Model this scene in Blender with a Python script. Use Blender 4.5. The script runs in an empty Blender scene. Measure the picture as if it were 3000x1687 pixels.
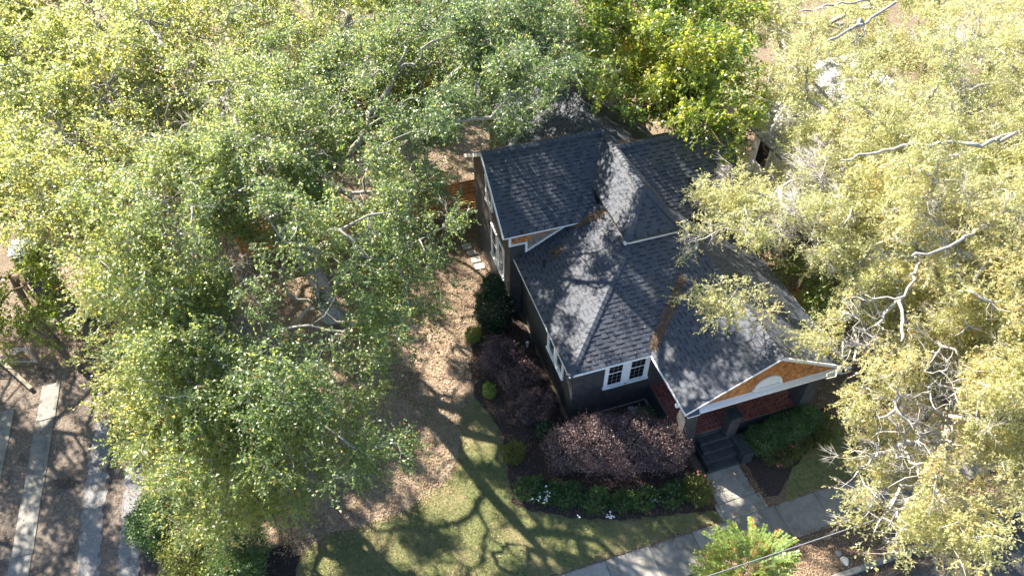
import bpy, math, random
import numpy as np
from mathutils import Vector

# ---------------------------------------------------------------- camera, sky, sun, exposure
scene = bpy.context.scene
col = scene.collection
R = math.radians

cam_d = bpy.data.cameras.new('camera')
cam = bpy.data.objects.new('camera', cam_d)
col.objects.link(cam)
scene.camera = cam
cam_d.sensor_width = 36.0
cam_d.lens = 36.0 * 2099.3 / 3000.0
cam_d.clip_start = 0.1
cam_d.clip_end = 2000.0
cam.location = (-6.1248, -13.233, 22.0645)
_yaw, _pitch, _roll = 0.3048, 0.7946, -0.0084
_f = Vector((math.sin(_yaw) * math.cos(_pitch), math.cos(_yaw) * math.cos(_pitch), -math.sin(_pitch)))
_q = _f.to_track_quat('-Z', 'Y')
cam.rotation_mode = 'QUATERNION'
from mathutils import Quaternion
cam.rotation_quaternion = _q @ Quaternion((0, 0, 1), _roll)

TO_SUN = Vector((-0.60, 1.0, 0.92)).normalized()
SUN_EL = math.asin(TO_SUN.z)
SUN_AZ = math.atan2(TO_SUN.x, TO_SUN.y)          # from +Y towards +X

world = bpy.data.worlds.new('World')
scene.world = world
world.use_nodes = True
wn = world.node_tree.nodes
wl = world.node_tree.links
wn.clear()
wo = wn.new('ShaderNodeOutputWorld')
wb = wn.new('ShaderNodeBackground')
ws = wn.new('ShaderNodeTexSky')
ws.sky_type = 'NISHITA'
ws.sun_disc = False
ws.sun_elevation = SUN_EL
ws.sun_rotation = SUN_AZ
ws.air_density = 1.0
ws.dust_density = 0.5
ws.ozone_density = 2.5
wb.inputs['Strength'].default_value = 0.075
wl.new(ws.outputs[0], wb.inputs['Color'])
wl.new(wb.outputs[0], wo.inputs['Surface'])

sun_d = bpy.data.lights.new('sun', 'SUN')
sun_d.energy = 5.0
sun_d.angle = R(0.55)
sun_d.color = (1.0, 0.91, 0.77)
sun = bpy.data.objects.new('sun', sun_d)
col.objects.link(sun)
sun.rotation_mode = 'QUATERNION'
sun.rotation_quaternion = (-TO_SUN).to_track_quat('-Z', 'Y')
sun.location = (-20, 40, 40)

vs = scene.view_settings
vs.view_transform = 'Standard'
vs.look = 'None'
vs.exposure = 2.35
vs.gamma = 1.0
vs.use_curve_mapping = False
scene.cycles.max_bounces = 8
scene.cycles.diffuse_bounces = 3
scene.cycles.transmission_bounces = 4
scene.cycles.transparent_max_bounces = 4
scene.cycles.use_adaptive_sampling = True

# ---------------------------------------------------------------- helpers
rng = np.random.default_rng(11)
random.seed(11)


def wloc(o):
    v = Vector((0, 0, 0))
    while o is not None:
        v = v + o.location
        o = o.parent
    return v


def tag(o, label=None, cat=None, group=None, kind=None):
    if label: o['label'] = label
    if cat: o['category'] = cat
    if group: o['group'] = group
    if kind: o['kind'] = kind
    return o


def thing(name, label, cat, loc=(0, 0, 0), group=None):
    o = bpy.data.objects.new(name, None)
    o.empty_display_size = 0.2
    o.location = loc
    col.objects.link(o)
    return tag(o, label, cat, group)


def link(name, me, mat, parent=None, loc=(0, 0, 0)):
    if mat is not None and not me.materials:
        me.materials.append(mat)
    o = bpy.data.objects.new(name, me)
    o.location = loc
    col.objects.link(o)
    if parent is not None:
        o.parent = parent
    return o


def quick_mesh(name, V, F, tone=None, smooth=False, parent=None):
    """V (n,3) array in world coordinates, F list of tuples or (m,k) array"""
    V = np.asarray(V, dtype=np.float32).reshape(-1, 3)
    if parent is not None:
        w = wloc(parent)
        V = V - np.array((w.x, w.y, w.z), dtype=np.float32)
    me = bpy.data.meshes.new(name)
    if isinstance(F, np.ndarray):
        m, k = F.shape
        me.vertices.add(len(V)); me.vertices.foreach_set('co', V.ravel())
        me.loops.add(m * k); me.loops.foreach_set('vertex_index', F.astype(np.int32).ravel())
        me.polygons.add(m)
        me.polygons.foreach_set('loop_start', np.arange(0, m * k, k, dtype=np.int32))
        me.update(calc_edges=True)
    else:
        me.from_pydata(V.tolist(), [], F)
        me.update()
    if tone is not None:
        a = me.attributes.new('tone', 'FLOAT', 'POINT')
        a.data.foreach_set('value', np.asarray(tone, dtype=np.float32))
    if smooth:
        me.polygons.foreach_set('use_smooth', np.ones(len(me.polygons), dtype=bool))
    return me


class MB:
    def __init__(s):
        s.V = []; s.F = []; s.T = []

    def add(s, V, F, tone=None):
        b = len(s.V)
        s.V.extend([tuple(map(float, v)) for v in V])
        s.F.extend([tuple(int(i) + b for i in f) for f in F])
        s.T.extend(list(tone) if isinstance(tone, (list, tuple)) else [0.5 if tone is None else tone] * len(V))
        return s

    def box(s, x0, x1, y0, y1, z0, z1, tone=None):
        V = [(x0, y0, z0), (x1, y0, z0), (x1, y1, z0), (x0, y1, z0), (x0, y0, z1), (x1, y0, z1), (x1, y1, z1), (x0, y1, z1)]
        F = [(0, 3, 2, 1), (4, 5, 6, 7), (0, 1, 5, 4), (1, 2, 6, 5), (2, 3, 7, 6), (3, 0, 4, 7)]
        return s.add(V, F, tone)

    def frustum(s, cx, cy, z0, z1, hx0, hy0, hx1, hy1, tone=None):
        V = [(cx - hx0, cy - hy0, z0), (cx + hx0, cy - hy0, z0), (cx + hx0, cy + hy0, z0), (cx - hx0, cy + hy0, z0),
             (cx - hx1, cy - hy1, z1), (cx + hx1, cy - hy1, z1), (cx + hx1, cy + hy1, z1), (cx - hx1, cy + hy1, z1)]
        F = [(0, 3, 2, 1), (4, 5, 6, 7), (0, 1, 5, 4), (1, 2, 6, 5), (2, 3, 7, 6), (3, 0, 4, 7)]
        return s.add(V, F, tone)

    def prism(s, poly, d, tone=None):
        """closed prism: polygon (3D points) swept by d"""
        n = len(poly)
        P = [Vector(q) for q in poly]; d = Vector(d)
        V = P + [q + d for q in P]
        F = [tuple(range(n)), tuple(range(2 * n - 1, n - 1, -1))]
        for i in range(n):
            j = (i + 1) % n
            F.append((i, i + n, j + n, j))
        return s.add(V, F, tone)

    def bar(s, a, b, w, h, up=(0, 0, 1), tone=None):
        a = Vector(a); b = Vector(b); d = (b - a).normalized(); u = Vector(up)
        sd = d.cross(u).normalized() * (w / 2); uu = sd.cross(d).normalized() * (h / 2)
        return s.prism([a - sd - uu, a + sd - uu, a + sd + uu, a - sd + uu], b - a, tone)

    def tube(s, pts, rad, n=8, tone=None, caps=True):
        P = [Vector(q) for q in pts]
        V = []; F = []
        ref = Vector((0.31, 0.87, 0.4))
        for i, q in enumerate(P):
            d = (P[min(i + 1, len(P) - 1)] - P[max(i - 1, 0)])
            if d.length < 1e-6: d = Vector((0, 0, 1))
            d.normalize()
            a = d.cross(ref)
            if a.length < 1e-3: a = d.cross(Vector((1, 0, 0)))
            a.normalize(); b = d.cross(a)
            r = rad[i] if hasattr(rad, '__len__') else rad
            for k in range(n):
                t = 2 * math.pi * k / n
                V.append(q + a * (r * math.cos(t)) + b * (r * math.sin(t)))
        for i in range(len(P) - 1):
            for k in range(n):
                k2 = (k + 1) % n
                F.append((i * n + k, i * n + k2, (i + 1) * n + k2, (i + 1) * n + k))
        if caps:
            F.append(tuple(range(n - 1, -1, -1)))
            F.append(tuple(range((len(P) - 1) * n, len(P) * n)))
        return s.add(V, F, tone)

    def lathe(s, c, prof, n=16, tone=None):
        V = []; F = []
        for r, z in prof:
            for k in range(n):
                t = 2 * math.pi * k / n
                V.append((c[0] + r * math.cos(t), c[1] + r * math.sin(t), c[2] + z))
        for i in range(len(prof) - 1):
            for k in range(n):
                k2 = (k + 1) % n
                F.append((i * n + k, i * n + k2, (i + 1) * n + k2, (i + 1) * n + k))
        F.append(tuple(range(n - 1, -1, -1))); F.append(tuple(range((len(prof) - 1) * n, len(prof) * n)))
        return s.add(V, F, tone)

    def build(s, name, mat, parent=None, smooth=False, bevel=0):
        me = quick_mesh(name, s.V, s.F, tone=s.T, smooth=smooth, parent=parent)
        o = link(name, me, mat, parent)
        if bevel:
            m = o.modifiers.new('bevel', 'BEVEL'); m.width = bevel; m.segments = 2; m.limit_method = 'ANGLE'
        return o


# ---------------------------------------------------------------- materials
MAT = {}


def nodes_of(name):
    m = bpy.data.materials.new(name); m.use_nodes = True
    nt = m.node_tree; nt.nodes.clear()
    out = nt.nodes.new('ShaderNodeOutputMaterial')
    MAT[name] = m
    return m, nt, out


def ramp(nt, stops, interp='LINEAR'):
    r = nt.nodes.new('ShaderNodeValToRGB')
    r.color_ramp.interpolation = interp
    e = r.color_ramp.elements
    while len(e) > 1: e.remove(e[-1])
    e[0].position = stops[0][0]; e[0].color = (*stops[0][1], 1)
    for p, c in stops[1:]:
        k = e.new(p); k.color = (*c, 1)
    return r


def noise(nt, scale, detail=4, rough=0.6, coord='Object', dist=0.0, vec=None):
    tc = nt.nodes.new('ShaderNodeNewGeometry')
    n = nt.nodes.new('ShaderNodeTexNoise')
    n.inputs['Scale'].default_value = scale
    n.inputs['Detail'].default_value = detail
    n.inputs['Roughness'].default_value = rough
    n.inputs['Distortion'].default_value = dist
    nt.links.new(vec if vec is not None else tc.outputs['Position'], n.inputs['Vector'])
    return n


def mixc(nt, a, b, fac, mode='MIX'):
    m = nt.nodes.new('ShaderNodeMix'); m.data_type = 'RGBA'; m.blend_type = mode
    for sock, v in ((m.inputs[6], a), (m.inputs[7], b)):
        if isinstance(v, tuple): sock.default_value = (*v, 1)
        else: nt.links.new(v, sock)
    if isinstance(fac, (int, float)): m.inputs[0].default_value = fac
    else: nt.links.new(fac, m.inputs[0])
    return m.outputs[2]


def surf_mat(name, stops, scale, rough=0.85, bump=0.3, bscale=None, bdist=0.02, spec=0.3, second=None, tone=None, detail=6, metallic=0.0):
    """noise-coloured surface; second = (scale, colour, lo, hi) blotches; tone = stops blended over the tone attribute"""
    m, nt, out = nodes_of(name)
    b = nt.nodes.new('ShaderNodeBsdfPrincipled')
    b.inputs['Roughness'].default_value = rough
    b.inputs['Specular IOR Level'].default_value = spec
    b.inputs['Metallic'].default_value = metallic
    n = noise(nt, scale, detail)
    r = ramp(nt, stops); nt.links.new(n.outputs['Fac'], r.inputs['Fac'])
    c = r.outputs['Color']
    if second:
        for (sc2, c2, lo, hi) in second:
            n2 = noise(nt, sc2, 5, 0.65, dist=0.6)
            mr = nt.nodes.new('ShaderNodeMapRange'); mr.inputs['From Min'].default_value = lo; mr.inputs['From Max'].default_value = hi
            nt.links.new(n2.outputs['Fac'], mr.inputs['Value'])
            c = mixc(nt, c, c2, mr.outputs['Result'])
    if tone:
        at = nt.nodes.new('ShaderNodeAttribute'); at.attribute_name = 'tone'
        tr = ramp(nt, tone); nt.links.new(at.outputs['Fac'], tr.inputs['Fac'])
        c = mixc(nt, c, tr.outputs['Color'], 1.0, 'MULTIPLY')
    nt.links.new(c, b.inputs['Base Color'])
    if bump:
        nb = noise(nt, bscale or scale * 2, 6, 0.7)
        bp = nt.nodes.new('ShaderNodeBump'); bp.inputs['Strength'].default_value = bump; bp.inputs['Distance'].default_value = bdist
        nt.links.new(nb.outputs['Fac'], bp.inputs['Height']); nt.links.new(bp.outputs['Normal'], b.inputs['Normal'])
    nt.links.new(b.outputs[0], out.inputs['Surface'])
    return m


def leaf_mat(name, stops, tstops, trans=0.45, rough=0.42, spec=0.6):
    m, nt, out = nodes_of(name)
    at = nt.nodes.new('ShaderNodeAttribute'); at.attribute_name = 'tone'
    r = ramp(nt, stops); nt.links.new(at.outputs['Fac'], r.inputs['Fac'])
    t = ramp(nt, tstops); nt.links.new(at.outputs['Fac'], t.inputs['Fac'])
    b = nt.nodes.new('ShaderNodeBsdfPrincipled')
    b.inputs['Roughness'].default_value = rough; b.inputs['Specular IOR Level'].default_value = spec
    nt.links.new(r.outputs[0], b.inputs['Base Color'])
    tb = nt.nodes.new('ShaderNodeBsdfTranslucent'); nt.links.new(t.outputs[0], tb.inputs['Color'])
    mx = nt.nodes.new('ShaderNodeMixShader'); mx.inputs[0].default_value = trans
    nt.links.new(b.outputs[0], mx.inputs[1]); nt.links.new(tb.outputs[0], mx.inputs[2])
    nt.links.new(mx.outputs[0], out.inputs['Surface'])
    return m


# setting
surf_mat('litter', [(0.3, (0.07, 0.05, 0.034)), (0.48, (0.145, 0.105, 0.072)), (0.62, (0.23, 0.17, 0.12)), (0.8, (0.12, 0.08, 0.052))], 14, bump=0.9, bscale=30, bdist=0.05,
         second=[(0.55, (0.12, 0.085, 0.06), 0.52, 0.66)])
surf_mat('grass', [(0.3, (0.075, 0.095, 0.035)), (0.5, (0.14, 0.155, 0.06)), (0.7, (0.21, 0.2, 0.09))], 9, bump=0.8, bscale=45, bdist=0.04,
         second=[(0.5, (0.24, 0.20, 0.11), 0.46, 0.66), (1.7, (0.08, 0.11, 0.04), 0.56, 0.7)])
surf_mat('mulch', [(0.3, (0.02, 0.014, 0.014)), (0.55, (0.055, 0.038, 0.036)), (0.75, (0.10, 0.07, 0.06))], 22, bump=1.0, bscale=40, bdist=0.05)
surf_mat('black_mulch', [(0.3, (0.010, 0.009, 0.011)), (0.6, (0.028, 0.022, 0.024)), (0.8, (0.06, 0.04, 0.03))], 25, bump=1.0, bscale=45, bdist=0.05)
surf_mat('chips', [(0.3, (0.14, 0.105, 0.075)), (0.5, (0.30, 0.235, 0.17)), (0.7, (0.43, 0.345, 0.265))], 26, bump=1.0, bscale=40, bdist=0.05,
         second=[(0.9, (0.13, 0.09, 0.062), 0.5, 0.66), (0.45, (0.19, 0.175, 0.095), 0.52, 0.68)])
surf_mat('gravel', [(0.25, (0.10, 0.10, 0.105)), (0.5, (0.20, 0.20, 0.205)), (0.75, (0.33, 0.325, 0.32))], 32, bump=1.0, bscale=36, bdist=0.05,
         second=[(1.3, (0.13, 0.10, 0.08), 0.56, 0.68)])
surf_mat('dirt', [(0.3, (0.075, 0.058, 0.047)), (0.55, (0.145, 0.118, 0.098)), (0.75, (0.225, 0.19, 0.16))], 11, bump=0.7, bscale=30, bdist=0.04,
         second=[(0.8, (0.05, 0.04, 0.035), 0.5, 0.64)])
surf_mat('concrete', [(0.3, (0.20, 0.19, 0.175)), (0.55, (0.265, 0.255, 0.235)), (0.8, (0.33, 0.315, 0.29))], 3.5, bump=0.25, bscale=60, bdist=0.01,
         second=[(1.1, (0.15, 0.138, 0.12), 0.52, 0.72), (9, (0.17, 0.155, 0.135), 0.6, 0.72), (3.2, (0.36, 0.35, 0.33), 0.6, 0.75)], tone=[(0, (0.6, 0.6, 0.6)), (0.2, (0.8, 0.8, 0.8)), (1, (1.08, 1.06, 1.02))])
surf_mat('asphalt', [(0.3, (0.055, 0.053, 0.052)), (0.6, (0.10, 0.097, 0.095)), (0.8, (0.15, 0.14, 0.135))], 18, bump=0.5, bscale=70, bdist=0.01,
         second=[(0.7, (0.16, 0.145, 0.13), 0.5, 0.8)])
# house
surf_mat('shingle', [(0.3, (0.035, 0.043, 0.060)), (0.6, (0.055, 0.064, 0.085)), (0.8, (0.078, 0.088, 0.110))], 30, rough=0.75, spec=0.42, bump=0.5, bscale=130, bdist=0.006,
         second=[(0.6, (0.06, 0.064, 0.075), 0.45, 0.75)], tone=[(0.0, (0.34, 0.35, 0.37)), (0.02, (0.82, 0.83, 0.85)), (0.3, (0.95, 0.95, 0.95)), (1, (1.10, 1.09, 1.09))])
surf_mat('roof_deck', [(0.3, (0.016, 0.016, 0.018)), (0.7, (0.028, 0.028, 0.03))], 20, bump=0.2)
surf_mat('black_paint', [(0.3, (0.034, 0.034, 0.037)), (0.6, (0.06, 0.058, 0.059)), (0.8, (0.085, 0.082, 0.078))], 5, rough=0.6, spec=0.35, bump=0.5, bscale=25, bdist=0.02)
surf_mat('white_trim', [(0.3, (0.70, 0.71, 0.73)), (0.7, (0.80, 0.80, 0.80))], 4, rough=0.55, bump=0.08, bscale=30, second=[(2.5, (0.6, 0.58, 0.54), 0.62, 0.85)])
surf_mat('grey_paint', [(0.3, (0.17, 0.175, 0.18)), (0.7, (0.24, 0.245, 0.25))], 6, rough=0.6)
surf_mat('cedar', [(0.3, (0.30, 0.115, 0.035)), (0.55, (0.43, 0.19, 0.065)), (0.8, (0.54, 0.27, 0.11))], 7, rough=0.7, bump=0.5, bscale=60, bdist=0.008,
         second=[(1.6, (0.24, 0.16, 0.10), 0.6, 0.8)], tone=[(0, (0.62, 0.58, 0.55)), (0.5, (1, 1, 1)), (1, (1.3, 1.28, 1.2))])
surf_mat('grey_cedar', [(0.3, (0.15, 0.125, 0.11)), (0.6, (0.25, 0.21, 0.18)), (0.8, (0.34, 0.27, 0.22))], 7, rough=0.8, bump=0.5, bscale=60, bdist=0.008,
         tone=[(0, (0.7, 0.7, 0.7)), (1, (1.2, 1.15, 1.1))])
surf_mat('fence_wood', [(0.3, (0.26, 0.105, 0.035)), (0.6, (0.40, 0.17, 0.06)), (0.8, (0.5, 0.24, 0.1))], 5, rough=0.75, bump=0.4, bscale=40, bdist=0.01,
         tone=[(0, (0.7, 0.66, 0.62)), (1, (1.2, 1.2, 1.15))])
surf_mat('tile', [(0.3, (0.145, 0.045, 0.04)), (0.6, (0.21, 0.07, 0.06)), (0.8, (0.27, 0.10, 0.082))], 10, rough=0.45, spec=0.5, bump=0.15, bscale=50, bdist=0.004,
         tone=[(0, (0.7, 0.68, 0.66)), (1, (1.25, 1.2, 1.2))])
surf_mat('grout', [(0.3, (0.36, 0.29, 0.27)), (0.7, (0.5, 0.42, 0.4))], 20, bump=0.2)
surf_mat('dark_concrete', [(0.3, (0.018, 0.024, 0.03)), (0.6, (0.034, 0.042, 0.05)), (0.8, (0.06, 0.068, 0.075))], 4, rough=0.6, spec=0.4, bump=0.2, bscale=40, bdist=0.01)
surf_mat('straw', [(0.3, (0.12, 0.08, 0.055)), (0.6, (0.25, 0.175, 0.12)), (0.8, (0.38, 0.28, 0.2))], 30, bump=0.5, tone=[(0, (0.6, 0.6, 0.6)), (1, (1.3, 1.3, 1.3))])
surf_mat('stone', [(0.3, (0.27, 0.26, 0.24)), (0.7, (0.42, 0.41, 0.38))], 6, bump=0.6, bscale=20, bdist=0.02, tone=[(0, (0.5, 0.5, 0.48)), (0.5, (1, 1, 1)), (1, (1.7, 1.68, 1.62))])
surf_mat('brown_stone', [(0.3, (0.15, 0.095, 0.06)), (0.7, (0.27, 0.18, 0.12))], 6, bump=0.6, bscale=20, bdist=0.02)
surf_mat('grey_roof', [(0.3, (0.17, 0.17, 0.18)), (0.6, (0.25, 0.25, 0.26)), (0.8, (0.33, 0.32, 0.32))], 8, rough=0.85, bump=0.3, bscale=50, bdist=0.01,
         tone=[(0, (0.75, 0.75, 0.77)), (1, (1.15, 1.14, 1.12))])
surf_mat('siding', [(0.3, (0.5, 0.49, 0.46)), (0.7, (0.62, 0.6, 0.57))], 4, bump=0.1)
surf_mat('plastic_bin', [(0.3, (0.018, 0.025, 0.04)), (0.7, (0.032, 0.042, 0.06))], 6, rough=0.75, spec=0.25, bump=0.05)
surf_mat('black_rubber', [(0.3, (0.012, 0.012, 0.012)), (0.7, (0.022, 0.022, 0.022))], 12, rough=0.7)
surf_mat('white_plastic', [(0.3, (0.68, 0.68, 0.68)), (0.7, (0.78, 0.78, 0.78))], 6, rough=0.4)
surf_mat('metal_dark', [(0.3, (0.02, 0.02, 0.022)), (0.7, (0.045, 0.045, 0.05))], 12, rough=0.5, spec=0.5)
surf_mat('timber', [(0.3, (0.16, 0.13, 0.10)), (0.7, (0.30, 0.25, 0.19))], 6, rough=0.85, bump=0.4, bscale=30)
surf_mat('wire', [(0.3, (0.10, 0.11, 0.12)), (0.7, (0.15, 0.16, 0.17))], 10, rough=0.5)
m, nt, out = nodes_of('glass')
b = nt.nodes.new('ShaderNodeBsdfPrincipled'); b.inputs['Base Color'].default_value = (0.006, 0.008, 0.010, 1)
b.inputs['Roughness'].default_value = 0.06; b.inputs['Specular IOR Level'].default_value = 0.5
nt.links.new(b.outputs[0], out.inputs['Surface'])
# plants
surf_mat('bark_pale', [(0.3, (0.15, 0.14, 0.12)), (0.5, (0.26, 0.245, 0.215)), (0.7, (0.36, 0.345, 0.315))], 7, rough=0.9, bump=0.8, bscale=30, bdist=0.02,
         second=[(2.2, (0.17, 0.15, 0.12), 0.52, 0.7)])
surf_mat('bark_white', [(0.3, (0.22, 0.205, 0.185)), (0.5, (0.33, 0.31, 0.285)), (0.7, (0.43, 0.41, 0.38))], 7, rough=0.9, bump=0.6, bscale=30, bdist=0.02,
         second=[(2.2, (0.28, 0.25, 0.22), 0.55, 0.75)])
surf_mat('bark_brown', [(0.3, (0.07, 0.05, 0.035)), (0.5, (0.14, 0.10, 0.07)), (0.7, (0.22, 0.16, 0.11))], 8, rough=0.9, bump=0.8, bscale=30, bdist=0.02)
leaf_mat('leaf_oak', [(0, (0.042, 0.078, 0.034)), (0.45, (0.084, 0.135, 0.05)), (0.8, (0.15, 0.175, 0.06)), (0.95, (0.26, 0.23, 0.06)), (1, (0.34, 0.16, 0.04))],
         [(0, (0.12, 0.20, 0.06)), (0.3, (0.30, 0.40, 0.10)), (0.5, (0.52, 0.60, 0.15)), (0.8, (0.74, 0.72, 0.18)), (0.95, (0.88, 0.76, 0.18)), (1, (0.8, 0.42, 0.1))], 0.5)
leaf_mat('leaf_willow', [(0, (0.10, 0.13, 0.055)), (0.4, (0.215, 0.235, 0.11)), (0.8, (0.35, 0.33, 0.175)), (0.94, (0.41, 0.33, 0.15)), (1, (0.44, 0.22, 0.08))],
         [(0, (0.40, 0.48, 0.17)), (0.4, (0.68, 0.72, 0.30)), (0.8, (0.90, 0.85, 0.44)), (0.94, (0.94, 0.77, 0.40)), (1, (0.85, 0.48, 0.18))], 0.56)
leaf_mat('leaf_maple', [(0, (0.03, 0.06, 0.014)), (0.5, (0.08, 0.13, 0.026)), (0.85, (0.17, 0.20, 0.035)), (1, (0.34, 0.26, 0.04))],
         [(0, (0.16, 0.28, 0.03)), (0.5, (0.42, 0.54, 0.06)), (0.85, (0.72, 0.72, 0.08)), (1, (0.85, 0.62, 0.08))], 0.5)
leaf_mat('leaf_dark', [(0, (0.012, 0.028, 0.012)), (0.6, (0.028, 0.055, 0.022)), (1, (0.05, 0.085, 0.035))],
         [(0, (0.04, 0.09, 0.02)), (1, (0.12, 0.2, 0.05))], 0.22, rough=0.3, spec=0.55)
leaf_mat('leaf_hedge', [(0, (0.045, 0.09, 0.032)), (0.6, (0.095, 0.165, 0.055)), (1, (0.17, 0.23, 0.08))],
         [(0, (0.08, 0.16, 0.03)), (1, (0.22, 0.32, 0.06))], 0.3, rough=0.4)
leaf_mat('leaf_lime', [(0, (0.07, 0.14, 0.03)), (0.6, (0.16, 0.25, 0.055)), (0.95, (0.30, 0.34, 0.10)), (1, (0.5, 0.18, 0.06))],
         [(0, (0.2, 0.32, 0.04)), (1, (0.5, 0.52, 0.08))], 0.4)
leaf_mat('leaf_purple', [(0, (0.066, 0.045, 0.052)), (0.5, (0.135, 0.098, 0.106)), (0.8, (0.225, 0.165, 0.165)), (0.93, (0.40, 0.28, 0.26)), (1, (0.24, 0.24, 0.13))],
         [(0, (0.09, 0.04, 0.04)), (0.5, (0.18, 0.09, 0.085)), (0.8, (0.32, 0.18, 0.15)), (0.93, (0.55, 0.32, 0.26)), (1, (0.35, 0.36, 0.12))], 0.34, rough=0.45)
leaf_mat('leaf_olive', [(0, (0.05, 0.07, 0.02)), (0.6, (0.10, 0.12, 0.03)), (1, (0.2, 0.18, 0.05))],
         [(0, (0.16, 0.2, 0.03)), (1, (0.45, 0.42, 0.08))], 0.38)
leaf_mat('blade', [(0, (0.05, 0.07, 0.025)), (0.5, (0.12, 0.14, 0.05)), (0.85, (0.2, 0.195, 0.085)), (1, (0.30, 0.25, 0.13))],
         [(0, (0.12, 0.16, 0.04)), (0.5, (0.26, 0.28, 0.08)), (1, (0.42, 0.38, 0.16))], 0.3, rough=0.5)
leaf_mat('dead_leaf', [(0, (0.10, 0.055, 0.03)), (0.4, (0.24, 0.15, 0.09)), (0.75, (0.40, 0.29, 0.2)), (1, (0.50, 0.40, 0.31))],
         [(0, (0.1, 0.05, 0.02)), (1, (0.4, 0.28, 0.14))], 0.15, rough=0.7, spec=0.2)
leaf_mat('petal_white', [(0, (0.72, 0.74, 0.78)), (1, (0.82, 0.82, 0.82))], [(0, (0.6, 0.6, 0.6)), (1, (0.7, 0.7, 0.7))], 0.3)
leaf_mat('petal_pink', [(0, (0.55, 0.05, 0.13)), (1, (0.75, 0.22, 0.32))], [(0, (0.5, 0.08, 0.15)), (1, (0.6, 0.2, 0.3))], 0.3)

# ---------------------------------------------------------------- foliage tools
def unit(a):
    return a / np.maximum(np.linalg.norm(a, axis=-1, keepdims=True), 1e-9)


def leaf_quads(P, D, N, L, W, fold=0.18, tri=False):
    n = len(P)
    S = unit(np.cross(D, N)); N = np.cross(S, D)
    L = np.broadcast_to(np.asarray(L, float), (n,))[:, None]; W = np.broadcast_to(np.asarray(W, float), (n,))[:, None]
    if tri:
        sg = np.where(np.arange(n) % 2 == 0, 1.0, -1.0)[:, None]
        V = np.empty((n, 3, 3))
        V[:, 0] = P - S * W * 0.3 * sg
        V[:, 1] = P + D * L * 0.5 + S * W * 0.62 * sg + N * W * fold
        V[:, 2] = P + D * L - S * W * 0.12 * sg - N * L * 0.06
        return V.reshape(-1, 3), np.arange(3 * n).reshape(n, 3)
    V = np.empty((n, 4, 3))
    V[:, 0] = P
    V[:, 1] = P + D * L * 0.45 + S * W * 0.5 + N * W * fold
    V[:, 2] = P + D * L - N * L * 0.06
    V[:, 3] = P + D * L * 0.45 - S * W * 0.5 + N * W * fold
    return V.reshape(-1, 3), np.arange(4 * n).reshape(n, 4)


def sprig_leaves(T, TD, k, nl, slen, L, W, spread=0.75, up=0.15, flat=0.55, tone0=None, tvar=0.13, r=rng):
    """k sprigs of nl leaves at each twig tip T with direction TD"""
    m = len(T)
    T = np.repeat(T, k, 0); TD = np.repeat(TD, k, 0)
    d = unit(TD * 0.55 + r.normal(0, spread, (m * k, 3)) * np.array((1, 1, 0.7)) + np.array((0, 0, up)))
    st = T - TD * r.uniform(0, 0.3, (m * k, 1)) + r.normal(0, 0.07, (m * k, 3))
    sl = slen * r.uniform(0.6, 1.25, (m * k, 1))
    t = np.linspace(0.12, 1.0, nl)[None, :, None]
    B = st[:, None, :] + d[:, None, :] * (sl[:, None, :] * t)
    B = B + r.normal(0, 0.012, B.shape)
    B[:, :, 2] -= (t[:, :, 0] ** 2) * sl * 0.18
    D = unit(d[:, None, :] * 0.7 + r.normal(0, 0.55, B.shape))
    N = unit(r.normal(0, flat, B.shape) + np.array((0, 0, 1.0)))
    tn = r.normal(0, tvar, (m * k, nl)) + (r.normal(0.42, 0.12, (m * k, 1)) if tone0 is None else np.repeat(tone0, k)[:, None] + r.normal(0, 0.07, (m * k, 1)))
    tn = np.clip(tn, 0, 0.93)
    odd = r.random(tn.shape) < 0.012
    tn[odd] = 1.0
    n = m * k * nl
    Ls = L * r.uniform(0.65, 1.2, n); Ws = W * r.uniform(0.75, 1.2, n)
    V, F = leaf_quads(B.reshape(-1, 3), D.reshape(-1, 3), N.reshape(-1, 3), Ls, Ws, tri=True)
    return V, F, np.repeat(tn.reshape(-1), 3), (st, d, sl)


def thin_twigs(st, d, sl, rad, r=rng):
    """straight three-sided twigs, one per row"""
    n = len(st)
    a = unit(np.cross(d, np.array((0.3, 0.5, 0.8)))); b = np.cross(d, a)
    V = np.empty((n, 4, 3))
    for i in range(3):
        t = 2.094 * i
        V[:, i] = st + (a * math.cos(t) + b * math.sin(t)) * rad
    V[:, 3] = st + d * sl
    base = np.arange(n)[:, None] * 4
    F = np.concatenate([base + np.array((0, 1, 3)), base + np.array((1, 2, 3)), base + np.array((2, 0, 3))], 0)
    return V.reshape(-1, 3), F


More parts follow.
